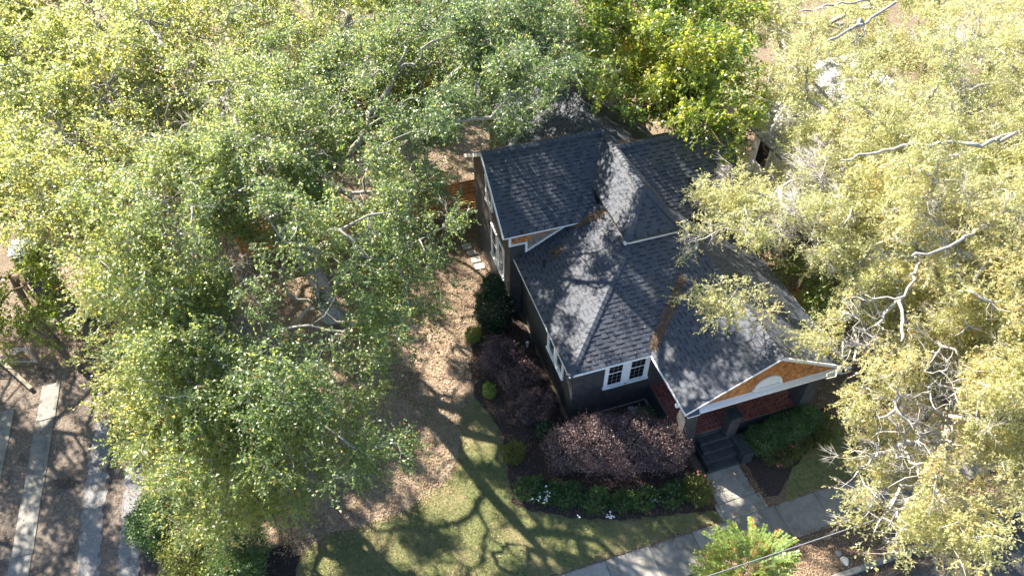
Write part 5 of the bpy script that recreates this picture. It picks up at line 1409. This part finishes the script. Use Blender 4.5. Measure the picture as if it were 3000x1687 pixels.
# ================================================================ TREES
# crown clumps (decimetres: x, y, z, radius) and the main bare limbs of each tree
CL = {}
for part in """front_oak:-136,62,102,14,10 -130,61,96,14,10 -111,52,97,17,10 -97,44,104,16,10 -89,38,102,13,10 -140,46,99,8,9 -134,58,88,9,9 -127,55,90,14,9 -112,30,107,15,9 -102,36,102,13,9 -96,38,92,8,10 -86,37,91,5,8 -76,12,108,10,9 -118,34,92,9,10 -106,24,102,17,10 -99,22,98,12,10 -85,31,91,5,8 -75,22,93,5,8 -68,14,95,5,8 -114,28,89,12,10 -106,19,91,15,10 -117,49,66,14,10 -96,20,92,9,10 -91,21,90,6,8 -70,14,89,5,8 -65,-3,100,5,8 -112,11,92,5,10 -104,11,86,13,10 -93,12,84,10,8 -84,-2,99,5,8 -71,11,82,5,8 -62,-5,88,9,8 -118,19,78,6,10 -104,-4,92,13,10 -99,7,81,10,10 -84,3,78,7,8 -66,-8,88,5,8 -117,13,68,15,10 -124,29,53,14,10 -105,-5,86,15,10 -94,-10,88,5,10 -89,-5,74,6,11 -93,-2,68,8,11 -81,-21,92,9,11 -119,-2,72,10,10 -112,0,70,12,10 -101,-14,80,16,10 -92,-16,79,11,11 -83,-22,87,11,11 -92,4,58,11,11 -82,-15,71,9,11 -71,-2,46,5,11 -63,-14,67,5,11 -115,-12,71,9,13 -112,-6,62,8,10 -119,7,54,15,10 -100,-15,69,15,10 -105,0,51,11,10 -93,-19,76,10,11 -84,-17,69,7,11 -85,-5,55,10,11 -75,-27,78,6,11 -82,-4,43,11,13 -60,-29,67,5,13 -105,-21,70,8,13 -114,2,44,7,13 -93,-27,76,7,13 -100,4,37,8,13 -88,-36,78,5,13 -83,-27,62,7,13 -81,-12,44,11,13 -71,-30,68,7,13 -66,-39,78,6,13 -111,-21,59,5,13 -107,-23,55,12,13 -96,-24,48,8,13 -96,-15,39,10,13 -85,-34,66,5,13 -105,-34,63,5,13 -115,-14,36,7,13;yard_oak:-68,136,96,6,12 -12,110,102,15,12 -3,80,114,13,12 11,90,111,16,12 22,88,108,10,12 -91,125,92,12,12 -78,128,91,7,12 -66,116,95,5,12 -51,117,90,16,12 -39,114,92,17,12 -26,104,99,14,12 -7,78,106,14,12 0,81,106,15,12 4,46,120,11,12 -92,103,97,14,12 -81,106,94,14,12 -72,92,98,11,12 -60,108,87,16,12 -53,103,89,11,12 -37,89,96,12,12 -36,110,79,13,12 -27,118,73,6,12 -12,62,100,12,12 -4,84,86,13,12 -4,49,112,10,12 17,78,92,4,12 -114,106,90,12,12 -103,112,85,17,12 -102,126,74,13,12 -90,112,82,16,12 -97,135,70,16,12 -76,68,105,17,12 -68,75,93,16,12 -71,121,68,17,12 -61,77,96,16,12 -61,111,72,12,12 -48,73,91,11,12 -47,112,65,12,12 -38,64,96,12,12 -29,108,68,11,12 -29,36,113,5,12 -24,91,75,10,12 -19,53,103,7,12 -9,94,80,10,12 -5,50,101,5,12 -134,86,94,15,12 -120,76,92,14,11 -125,95,74,12,10 -104,66,95,16,11 -111,93,78,16,11 -94,56,102,14,11 -102,100,77,14,12 -85,43,107,13,11 -86,94,75,15,11 -72,58,100,15,12 -73,77,82,13,11 -65,48,101,11,11 -63,78,78,9,11 -58,71,81,5,11 -49,37,105,5,11 -34,63,87,13,12 -31,71,78,13,11 2,95,59,4,12 -122,64,92,12,10 -83,56,91,14,10 -73,49,90,15,10 -64,51,88,10,10 -55,44,90,5,10 -43,39,94,12,10 -34,42,84,9,10 -84,49,76,8,8 -70,32,92,11,9 -59,15,103,8,9 -51,26,92,8,9 -44,17,101,7,9 -33,20,91,6,9 -125,67,70,13,10 -56,8,96,5,8 -50,13,92,5,8 -47,62,56,5,8 -40,20,83,5,8 -54,14,81,10,8 -47,5,90,8,8 -38,8,85,6,8 -54,1,79,12,8 -60,-4,76,5,9 -50,-13,89,6,8 -45,13,59,5,8 -57,-15,80,6,10;far_left_oak:-135,176,99,14,12 -130,216,85,15,12 -113,172,99,12,12 -180,213,81,14,12 -163,177,92,14,12 -152,189,87,15,12 -139,185,84,12,12 -121,167,90,13,12 -113,183,87,13,12 -99,171,90,14,12 -202,208,75,7,12 -177,174,89,17,12 -173,177,80,14,12 -157,173,87,12,12 -172,214,61,13,12 -140,154,87,16,12 -158,200,65,15,12 -123,144,95,16,12 -139,204,70,15,12 -116,130,95,12,12 -133,184,64,13,12 -104,135,93,12,12 -111,182,70,12,12 -100,171,65,12,12 -190,158,79,6,12 -183,171,75,16,12 -192,197,70,12,12 -154,127,96,11,12 -183,213,59,13,12 -138,120,92,12,12 -156,165,74,15,12 -131,119,97,12,12 -153,174,66,15,12 -120,118,95,12,12 -128,155,76,11,12 -112,122,88,16,12 -124,173,69,13,12 -101,174,64,17,12 -188,144,80,5,12 -196,167,65,12,12 -181,142,80,11,12 -159,109,91,15,12 -170,136,75,14,12 -145,109,94,16,12 -167,158,62,14,12 -133,107,92,5,12 -122,107,90,7,12 -133,186,53,12,12 -124,139,71,13,12 -174,110,82,13,11 -197,149,52,15,10 -154,84,94,17,11 -182,153,60,14,12 -144,87,93,17,11 -154,120,67,12,11 -139,101,82,14,11 -133,92,88,14,11 -156,154,56,14,12 -180,106,80,5,10 -170,96,79,16,10 -161,96,81,17,10 -162,78,84,10,9 -184,134,51,14,9 -160,96,68,13,9;back_oak:9,215,93,5,12 -84,229,85,12,12 -62,230,81,16,12 -49,213,85,13,12 -18,200,92,16,12 -6,196,87,12,12 7,232,74,16,12 7,164,98,13,12 17,205,76,14,12 19,153,100,12,12 36,203,74,16,12 34,150,103,12,12 53,194,81,14,12 34,127,108,10,12 68,209,74,7,12 -108,224,79,17,12 -86,203,82,16,12 -72,204,85,15,12 -60,173,90,16,12 -59,202,71,16,12 -43,176,91,12,12 -29,199,79,14,12 -18,166,89,12,12 -13,235,65,14,12 -3,154,92,16,12 6,190,70,14,12 4,130,103,14,12 24,192,74,14,12 19,127,99,16,12 30,169,74,15,12 28,116,104,12,12 55,200,66,14,12 -81,159,91,16,12 -79,198,66,9,12 -76,225,59,13,12 -52,155,86,15,12 -45,188,68,11,12 -42,137,92,16,12 -40,188,75,13,12 -32,133,90,17,12 -24,158,79,13,12 -21,132,90,12,12 -6,181,69,16,12 -4,178,73,13,12 10,120,91,16,12 40,169,75,14,12 38,146,86,16,12 -83,183,71,11,12 -63,175,69,8,12 -54,177,60,12,12 -42,160,63,13,12 -17,154,74,15,12 -11,112,92,12,12 -3,130,74,11,12 8,124,81,14,12 17,125,86,13,12 24,118,78,14,12 31,104,85,4,12 -91,176,65,11,12 -78,144,76,10,12 -56,136,75,14,12 -58,137,71,13,12 -11,115,69,5,12 6,105,84,15,12 -77,163,56,17,12 12,56,106,9,8 2,66,110,10,8 22,66,102,8,8 10,76,112,10,8 -8,76,112,10,8 20,82,108,9,8;garden_oak:-240,367,68,5,12 -209,374,56,15,12 -205,408,51,6,12 -146,309,78,7,12 -153,332,64,12,12 -119,369,52,10,12 -219,322,71,11,12 -233,352,52,15,12 -188,266,85,13,12 -230,396,51,16,12 -176,259,87,15,12 -202,323,57,15,12 -169,296,78,16,12 -187,399,51,9,12 -140,235,89,11,12 -158,308,67,11,12 -125,249,88,11,12 -134,350,52,15,12 -114,239,87,16,12 -95,283,74,13,12 -98,328,52,16,12 -196,237,84,17,12 -218,271,64,12,12 -184,248,77,17,12 -197,312,60,13,12 -167,236,80,11,12 -160,270,71,12,12 -141,284,63,14,12 -140,274,50,17,12 -115,250,67,14,12 -201,233,74,12,12 -213,259,64,16,12 -203,288,55,16,12 -188,268,58,15,12 -160,242,68,11,12 -154,229,61,15,12 -136,236,60,15,12 -107,240,66,12,12 -212,248,58,12,12 -211,224,49,17,12 -215,220,48,12,12;alley_oak:-71,352,54,8,12 -49,270,79,8,12 -40,313,62,10,12 -8,243,83,8,12 10,308,61,5,12 14,292,60,13,12 -84,262,71,15,12 -54,276,69,12,12 -42,290,62,15,12 -26,255,72,14,12 -29,277,67,16,12 -14,281,68,12,12 -85,251,58,12,12 -64,262,67,17,12 -30,275,57,17,12 -32,249,57,11,12;street_oak:141,-17,92,14,12 107,-24,90,13,12 135,-23,87,10,12 132,-32,93,6,12 108,-21,81,14,12 115,-25,84,14,12 124,-27,80,11,11 128,-34,84,10,11 89,-22,78,10,11 108,-18,62,11,11 105,-35,79,13,11 102,-41,85,13,11 116,-39,85,10,11 121,-44,86,11,11 180,-17,48,7,11 89,-22,64,11,11 95,-29,64,14,11 102,-31,70,11,11 101,-41,76,14,11 110,-46,75,14,11 124,-47,74,10,11 160,-37,44,8,11 66,-32,65,6,11 73,-36,72,12,11 83,-38,69,14,11 95,-36,64,14,11 99,-44,67,12,11 113,-47,64,10,11 118,-53,67,10,11 120,-56,77,5,11 64,-40,66,5,11 77,-41,60,13,11 83,-46,65,10,11 98,-44,57,13,11 101,-52,68,13,11 135,-39,31,11,11 102,-57,72,14,11 112,-60,72,14,11 70,-53,68,11,11 80,-55,67,12,11 85,-60,70,11,11 87,-64,74,12,11 111,-65,59,14,11 117,-62,56,12,11 124,-64,54,9,11 67,-56,56,12,11 72,-62,62,10,11 88,-59,51,12,11 106,-53,35,10,11 89,-65,59,7,11 105,-67,52,9,11 117,-68,50,14,11 64,-58,45,4,11 68,-58,34,4,11 68,-63,54,11,11 77,-64,53,10,11 95,-53,27,12,11 99,-75,54,8,11 128,-67,23,11,11 108,-77,56,10,11 140,-62,26,12,11 57,-69,48,4,11 67,-71,50,11,11 72,-75,57,8,11 88,-76,43,5,11 101,-82,52,11,11 112,-76,40,11,11 63,-73,41,9,11 74,-75,39,10,11 74,-82,49,12,11 87,-79,32,10,11 88,-83,44,5,11 88,-89,54,5,11 57,-83,50,5,11 70,-85,46,10,11 72,-90,50,8,11 76,-92,38,6,11;side_oak:168,54,98,9,12 123,88,82,12,12 117,67,90,11,12 141,61,92,11,12 149,38,104,10,12 174,33,96,12,12 88,59,89,6,12 114,66,79,12,12 136,56,85,8,12 140,50,82,13,12 143,33,96,12,12 163,38,87,9,12 178,13,96,7,12 98,52,78,5,12 103,47,82,10,12 115,41,83,9,12 130,55,68,11,12 107,22,95,13,12 161,71,50,13,12 133,32,84,12,12 150,26,82,14,12 144,13,89,10,12 150,8,91,10,12 174,13,88,12,12 99,41,73,6,12 122,72,57,6,12 116,41,70,12,12 132,64,54,14,12 106,18,86,9,12 127,31,73,13,12 118,19,87,11,12 138,40,67,14,12 99,-9,103,12,12 154,33,67,13,12 138,11,85,10,12 174,34,66,11,12 140,-3,90,10,12 162,6,75,10,12 153,2,88,12,12 174,4,84,11,12 57,29,75,7,12 79,67,47,5,12 66,20,80,7,12 102,64,48,4,12 82,23,74,4,12 93,32,59,10,12 88,19,82,11,12 119,54,48,10,12 92,6,85,9,12 104,11,82,12,12 108,-1,84,14,12 137,31,62,11,12 102,-13,100,10,12 116,-15,92,11,12 147,-5,82,14,12 161,2,80,11,12 65,25,68,12,12 84,42,48,12,12 59,8,82,10,12 80,32,51,7,12 75,10,78,10,12 82,24,67,9,12 74,-3,89,10,12 94,2,75,13,12 99,-5,79,12,12 99,-15,92,14,12 128,11,66,14,12 131,-13,78,13,12 170,10,53,14,12 174,-6,58,12,12 48,11,71,4,12 68,36,40,4,11 58,8,74,5,12 87,37,47,8,12 78,-2,77,11,12 88,0,72,10,12 88,5,65,11,12 86,-15,78,14,11 97,-16,81,11,12 137,9,46,12,11 80,-7,62,5,11 81,-17,72,10,11 127,2,52,11,11 43,-15,74,5,11 76,-21,68,4,11 91,-15,28,4,11 42,-13,66,6,11 50,-12,64,6,11 37,-12,66,5,11 55,-15,61,4,11 39,-16,64,4,11 40,8,74,4,11 66,-27,54,4,11 64,-23,54,4,11;neighbour_oak:267,144,87,5,12 302,151,82,5,12 298,131,89,5,12 368,177,62,9,12 234,117,87,14,12 261,139,67,10,12 246,116,85,12,12 259,108,86,10,12 324,157,59,9,12 274,106,88,12,12 193,85,94,13,12 231,121,69,10,12 206,82,92,11,12 274,130,59,13,12 235,86,88,12,12 250,86,90,12,12 286,105,74,14,12 190,82,84,13,12 227,105,63,9,12 187,55,98,14,12 214,57,90,10,12 281,100,67,11,12 242,71,84,10,12 295,105,56,11,12 172,76,79,12,12 183,84,72,11,12 203,67,80,13,12 264,109,54,12,12 261,96,50,11,12 190,33,94,14,12 203,85,59,9,12 190,45,82,10,12 205,58,66,13,12 190,36,85,9,12 231,65,61,12,12 224,40,71,8,12 185,60,59,12,12 204,61,54,14,12 204,44,62,10,12 208,29,73,11,12 194,34,64,14,12;rear_oak:240,206,70,5,12 245,198,64,14,12 270,170,78,5,12 170,173,73,10,12 169,159,81,14,12 248,264,37,12,12 213,188,69,13,12 209,149,80,12,12 259,201,55,14,12 185,111,95,13,12 254,170,64,13,12 233,139,82,10,12 247,161,69,14,12 144,156,72,5,12 205,229,43,13,12 146,136,82,14,12 192,211,53,10,12 146,109,89,10,12 226,212,43,10,12 165,107,86,10,12 212,154,57,14,12 196,126,77,12,12 216,158,67,13,12 195,112,87,13,12 128,111,84,9,12 125,96,86,10,12 183,165,54,10,12 142,94,85,11,12 177,131,55,12,12 163,95,83,12,12 181,100,79,11,12 156,129,51,12,12 153,86,79,13,12 186,121,64,9,12 171,85,75,12,12 140,100,60,13,12 171,92,60,8,12 130,93,49,7,12;mid:68,155,99,5,11 88,204,74,8,11 82,161,95,5,11 104,217,71,5,11 123,204,73,6,11 132,181,81,5,11 140,147,93,5,11 48,142,102,5,11 66,154,95,7,11 104,230,63,6,11 64,136,99,9,11 101,208,69,10,11 76,142,97,9,11 107,203,68,8,11 103,171,83,10,11 111,176,84,6,11 97,134,95,8,11 136,195,62,6,11 116,150,88,10,11 142,192,72,8,11 134,165,83,9,11 170,210,62,8,11 131,142,90,7,11 159,188,74,7,11 54,142,90,9,11 67,179,77,8,11 75,158,84,7,11 89,197,62,6,11 79,149,87,9,11 90,169,74,7,11 76,128,95,9,11 116,201,61,10,11 92,134,90,10,11 114,172,67,7,11 102,140,86,8,11 120,170,68,7,11 105,122,93,7,11 160,196,60,10,11 114,119,94,6,11 149,169,72,6,11 122,122,89,8,11 57,129,88,10,11 71,164,74,10,11 72,150,78,10,11 96,197,56,10,11 73,123,90,7,11 84,151,74,10,11 80,117,88,6,11 97,151,68,9,11 93,124,85,9,11 109,160,69,8,11 98,120,84,6,11 120,159,66,6,11 108,120,84,10,11 150,187,47,8,11 112,109,91,6,11 165,189,49,7,11 45,115,90,5,11 70,163,66,7,11 55,119,88,7,11 77,168,58,10,11 64,122,86,7,11 83,158,65,8,11 67,100,95,8,11 97,148,64,7,11 82,111,87,6,11 110,165,53,9,11 98,123,75,8,11 105,142,67,10,11 90,98,90,8,11 110,133,66,9,11 92,85,94,7,11 125,125,66,8,11 145,148,62,8,11 48,120,78,5,11 47,110,81,7,11 68,154,54,8,11 60,113,81,10,11 76,134,65,8,11 69,113,76,10,11 89,153,52,8,11 73,102,81,10,11 93,131,68,8,11 87,108,79,7,11 119,151,48,8,11 78,84,92,10,11 114,134,56,10,11 101,99,82,10,11 138,151,56,9,11 90,71,97,5,11 141,144,56,10,11 60,140,59,5,11 46,99,84,7,11 58,132,69,6,11 62,112,72,10,11 76,149,53,9,11 73,108,71,6,11 83,135,55,6,11 76,100,78,8,11 84,97,74,8,11 98,124,55,10,11 96,96,76,9,11 136,157,40,10,11 98,90,78,10,11 127,138,48,8,11 128,113,60,5,11 43,79,86,6,11 70,146,46,5,11 61,99,73,7,11 82,134,53,7,11 69,91,75,7,11 82,103,62,7,11 72,85,78,9,11 92,113,61,8,11 86,86,74,10,11 97,98,64,8,11 97,90,71,7,11 124,122,52,9,11 86,65,86,8,11 121,108,54,9,11 53,83,74,5,11 74,120,48,5,11 75,116,52,7,11 73,86,70,9,11 87,113,48,6,11 78,78,71,7,11 78,69,76,8,11 105,106,52,9,11 82,60,81,7,11 86,56,82,5,11 123,108,48,7,11 82,90,57,5,11 69,60,77,7,11 110,115,30,8,11 79,59,72,6,11 113,101,38,10,11 102,79,55,5,11""".split(';'):
    k_, v_ = part.split(':')
    CL[k_] = np.array([[int(a) for a in q.split(',')] for q in v_.split()], float) / 10
LIMBS = {'yard_oak':[([(-11.01,5.59,9.18),(-10.65,6.25,9.3),(-10.08,6.87,9.42),(-9.84,8.02,9.18),(-9.54,8.54,9.3)],0.04,0.075),([(-10.12,6.03,9.08),(-10.05,6.55,9.2),(-10.11,7.03,9.32)],0.05,0.07),([(-7.54,6.32,9.48),(-7.89,6.72,9.6),(-8.42,7.49,9.72),(-8.86,9.95,9.48)],0.04,0.08),([(-6.88,2.54,5.5),(-7.86,3.16,6.2),(-8.12,3.34,7.0),(-7.92,3.54,7.6),(-7.87,4.16,8.0),(-7.64,4.87,8.3)],0.045,0.095),([(-5.29,3.65,8.78),(-5.79,4.5,8.9),(-6.38,5.6,9.02)],0.03,0.06)],'front_oak':[([(-9.51,-0.38,6.48),(-8.85,-0.22,6.6),(-8.74,0.13,6.72),(-8.65,1.45,6.48)],0.05,0.09),([(-10.18,1.97,7.88),(-10.17,2.95,8.0),(-10.17,3.69,8.12)],0.03,0.06)],'back_oak':[([(-5.64,14.71,8.48),(-4.04,15.3,8.6),(-4.13,12.85,8.72)],0.07,0.13),([(-3.97,16.59,6.5),(-3.85,16.47,7.8),(-3.78,16.09,9.0)],0.16,0.19),([(-2.33,8.71,8.28),(-2.13,9.63,8.4),(-2.11,10.67,8.52)],0.05,0.07)],'far_left_oak':[([(-10.92,15.5,8.88),(-11.41,16.74,9.0),(-11.86,17.88,9.12)],0.07,0.1),([(-12.27,10.77,8.88),(-12.73,11.85,9.0)],0.06,0.09)],'side_oak':[([(8.68,0.79,9.28),(10.14,0.69,9.4),(11.23,0.43,9.52),(12.59,0.54,9.28),(12.97,0.04,9.4),(14.63,0.08,9.52)],0.03,0.075),([(8.67,4.9,7.68),(9.88,5.11,7.8),(10.4,5.1,7.92),(11.95,5.35,7.68)],0.03,0.07),([(7.67,-3.13,7.48),(8.42,-3.4,7.6),(9.01,-3.04,7.72),(10.22,-2.28,7.48)],0.025,0.055),([(7.54,-4.55,7.28),(7.96,-4.03,7.4),(8.49,-3.37,7.52)],0.04,0.06)],'rear_oak':[([(12.35,7.18,9.28),(12.98,7.29,9.4),(14.32,7.75,9.52),(17.38,9.34,9.28)],0.04,0.08),([(13.92,10.3,9.08),(14.8,10.23,9.2),(15.74,9.79,9.32)],0.03,0.06)],'neighbour_oak':[([(8.31,-3.08,8.88),(9.14,-3.2,9.0),(9.81,-3.13,9.12),(11.65,-2.53,8.88),(12.47,-2.48,9.0)],0.03,0.065),([(11.93,2.54,8.88),(14.14,3.64,9.0),(15.1,3.83,9.12),(15.79,3.31,8.88)],0.02,0.06)],'street_oak':[([(5.92,-4.22,5.88),(6.93,-4.01,6.0),(7.36,-3.6,6.12),(7.83,-2.84,5.88)],0.03,0.05),([(7.69,-3.58,6.88),(8.28,-3.27,7.0),(8.89,-2.95,7.12)],0.04,0.07),([(6.84,-4.14,5.4),(7.75,-4.17,5.4),(8.0,-4.87,5.2),(8.59,-5.41,5.0),(9.57,-5.75,4.6)],0.025,0.06),([(5.32,-7.98,4.28),(5.95,-7.65,4.4),(6.73,-7.14,4.52),(7.9,-6.94,4.28)],0.015,0.05),([(5.4,-6.7,4.88),(6.29,-6.31,5.0),(7.11,-6.32,5.12),(8.5,-6.15,4.88)],0.015,0.06)]}

# openings in the crowns through which the sun reaches lawn, chips, lane and roofs (decimetres; radius in centimetres)
for q in '-33,3,0,62 -28,4,0,44 -41,2,0,49 -37,33,0,79 -41,22,0,71 -37,15,0,51 -39,46,0,68 -60,-1,0,49 -47,-4,0,43 -50,6,0,50 -72,-18,0,53 -69,-22,0,47 -66,-29,0,46 -52,-14,0,36 -44,-16,0,48 -36,-13,0,26 -43,-23,0,47 -35,-22,0,30 -35,-33,0,58 -44,-34,0,52 -42,-39,0,46 -24,-30,0,29 -25,-38,0,40 -23,-43,0,46 -12,-42,0,41 -6,-43,0,47 -77,-23,0,29 -91,-21,0,47 -87,-27,0,35 -60,-35,0,40 -53,-36,0,46 -77,-5,0,34 -68,-10,0,30 -14,77,0,66 -20,64,0,71 -29,53,0,76 -7,90,0,53 -19,76,0,58 -37,60,0,42 -44,14,0,51 -81,101,0,61 -84,113,0,63 -76,89,0,52 -70,74,0,43 -184,74,0,62 -178,62,0,53 -190,78,0,50 -195,78,0,48 -170,42,0,43 -167,48,0,43 -162,54,0,36 -166,65,0,45 -178,75,0,46 -161,40,0,28 -171,56,0,44 -149,32,0,30 -163,26,0,28 -150,16,0,24 -161,-1,0,26 -154,-4,0,21 -181,125,0,51 -169,81,0,46 -161,73,0,45 2,51,0,42 -1,16,0,32 43,-36,0,37 45,-41,0,35 49,-35,0,25 87,-54,0,53 91,-61,0,53 113,-50,0,70 -2,-13,14,53 9,-20,14,53 22,-20,14,50 9,-10,14,45 28,-29,14,30 -4,-7,14,35 19,-13,14,36 23,-28,14,35 11,36,38,30 16,36,41,39 14,26,39,35 21,39,43,35 26,46,46,34 31,52,48,27 3,18,33,29 4,11,34,24 3,43,33,25 3,35,33,22 19,28,42,25 8,25,36,25 27,38,46,22 22,17,41,18 23,7,36,23 37,26,46,15 39,15,40,21 22,22,44,17 17,2,33,15 33,23,44,17 32,8,36,21 24,4,34,18 15,10,37,16 41,50,62,33 38,47,58,31 34,46,54,24 35,53,55,22 44,71,64,17 34,-4,34,30 45,-16,40,22 37,-22,35,16 18,68,54,27 20,58,47,27 8,61,49,25 19,77,60,23 27,66,53,20 7,76,60,20 12,65,52,20 23,74,58,17 8,68,54,18 37,107,61,22 42,102,64,18 30,101,57,25 24,103,53,25'.split():
    a = [int(v) for v in q.split(',')]
    GAPS.append(np.array((a[0] / 10, a[1] / 10, a[2] / 10, a[3] / 100)))
LO = 'oaks at the left'
RO = 'pale oaks at the right'
tree('oak_tree', 'large oak whose crown hangs lowest over the left lane', 'tree', (-11.6, 3.0, 0), (-11.2, 2.9, 3.6), CL['front_oak'], 'leaf_oak', 'bark_pale', LIMBS['front_oak'], seed=101, k=8, L=0.088, W=0.057, group=LO, tmean=0.55, ygrad=(0, -11, -0.06, 0.2))
tree('oak_tree', 'spreading oak over the wood chips with bare curved grey limbs', 'tree', (-7.2, 8.2, 0), (-7.6, 7.6, 4.0), CL['yard_oak'], 'leaf_oak', 'bark_pale', LIMBS['yard_oak'], seed=102, k=8, tips=58, L=0.09, W=0.058, group=LO, tmean=0.42, ygrad=(0, -7, -0.045, 0.2))
tree('oak_tree', 'bright yellow green oak at the far left edge', 'tree', (-15.5, 14.5, 0), (-15.3, 14.2, 4.2), CL['far_left_oak'], 'leaf_oak', 'bark_pale', LIMBS['far_left_oak'], seed=103, k=4, L=0.122, W=0.076, group=LO, tmean=0.64)
tree('oak_tree', 'tall oak behind the cedar fence beside the rear roof', 'tree', (-3.2, 17.5, 0), (-3.3, 17.0, 4.4), CL['back_oak'], 'leaf_oak', 'bark_pale', LIMBS['back_oak'], seed=104, k=5, L=0.108, W=0.066, group=LO, tmean=0.46, ygrad=(0, -4, -0.03, 0.15))
tree('oak_tree', 'oak filling the upper left corner', 'tree', (-17.5, 29, 0), (-17.2, 28.5, 4.2), CL['garden_oak'], 'leaf_oak', 'bark_pale', seed=105, L=0.16, W=0.105, tips=34, k=4, group=LO, tmean=0.66)
tree('oak_tree', 'distant oak at the top edge behind the tall oak', 'tree', (-1.5, 29.5, 0), (-1.5, 29, 4.2), CL['alley_oak'], 'leaf_oak', 'bark_pale', seed=106, L=0.155, W=0.1, tips=34, k=5, group=LO)

RK = dict(leafm='leaf_willow', bark='bark_white', k=7, nl=11, L=0.095, W=0.050, spread=0.6, bare=0.04, twig=0.1, droop=0.0, flat=0.42, group=RO, slen=0.40)
tree('willow_oak', 'pale oak with bare twigs hanging over the pavement', 'tree', (14.2, -5.4, -0.05), (13.2, -5.0, 3.0), CL['street_oak'], limbs=LIMBS['street_oak'], seed=111, tips=54, tmean=0.68, **RK)
tree('willow_oak', 'pale oak overhanging the right side of the black roof', 'tree', (12.4, 2.9, 0), (12.0, 2.6, 4.0), CL['side_oak'], limbs=LIMBS['side_oak'], seed=112, tips=50, tmean=0.58, **RK)
tree('willow_oak', 'pale oak at the right edge beyond the grey roof', 'tree', (23.6, 4.5, 0), (23, 5, 4.0), CL['neighbour_oak'], limbs=LIMBS['neighbour_oak'], seed=113, tips=44, tmean=0.62, **RK)
tree('willow_oak', 'pale oak at the upper right corner', 'tree', (17.5, 15.5, 0), (17.2, 15, 4.2), CL['rear_oak'], limbs=LIMBS['rear_oak'], seed=114, tips=44, tmean=0.6, **RK)

rl = np.random.default_rng(9)  # out-of-frame oak, put in to throw dappled shade on the lane
tree('oak_tree', 'oak added beyond the left edge to shade the lane', 'tree', (-23.5, 12.5, 0), (-23.2, 12.0, 4.0), [(-22.5 + rl.uniform(-3.2, 3.0), 11.5 + rl.uniform(-7.5, 6.0), rl.uniform(5.5, 8.5), rl.uniform(0.9, 1.5)) for _ in range(58)], 'leaf_oak', 'bark_pale', seed=107, k=4, tips=32, L=0.14, W=0.08, group=LO, tmean=0.5)
tree('green_tree', 'deep green broadleaf tree behind the rear roof', 'tree', (10.6, 16.5, 0), (10.6, 16.3, 3.4), CL['mid'], 'leaf_maple', 'bark_brown', seed=121, tips=40, k=5, nl=10, L=0.17, W=0.1, slen=0.6, bare=0.0, flat=0.3, tmean=0.52, tcl=0.22)
tree('small_maple', 'low green maple with thick leaning trunk at the left edge', 'tree', (-18.1, 10.3, 0), (-18.3, 10.9, 3.2),
     [(-17.75, 10.0, 4.0, 1.0), (-17.1, 8.8, 3.6, 0.8), (-17.4, 7.6, 3.4, 0.75), (-16.8, 7.5, 3.0, 0.5), (-17.9, 7.3, 3.2, 0.7), (-16.9, 9.8, 4.4, 0.6), (-18.2, 8.4, 4.0, 0.9), (-19.2, 9.5, 4.2, 1.0)],
     'leaf_maple', 'bark_brown', seed=122, tips=44, k=7, nl=9, L=0.13, W=0.085, rmax=0.3, r0=0.014, bare=0.02, tmean=0.42)
tree('understory_tree', 'dark green small tree between roof edge and pale oaks', 'tree', (10.8, 1.3, 0), (10.7, 1.4, 1.6),
     [(9.95, 1.9, 3.1, 0.75), (10.3, 1.3, 2.9, 0.8), (10.9, 0.9, 2.7, 0.8), (10.8, 1.9, 3.4, 0.8), (11.4, 0.7, 2.4, 0.7), (11.6, 1.6, 3.0, 0.8)],
     'leaf_maple', 'bark_brown', seed=123, tips=60, k=8, nl=9, L=0.11, W=0.06, bare=0.0, tmean=0.35)
print('TRIS', TRIS[0])
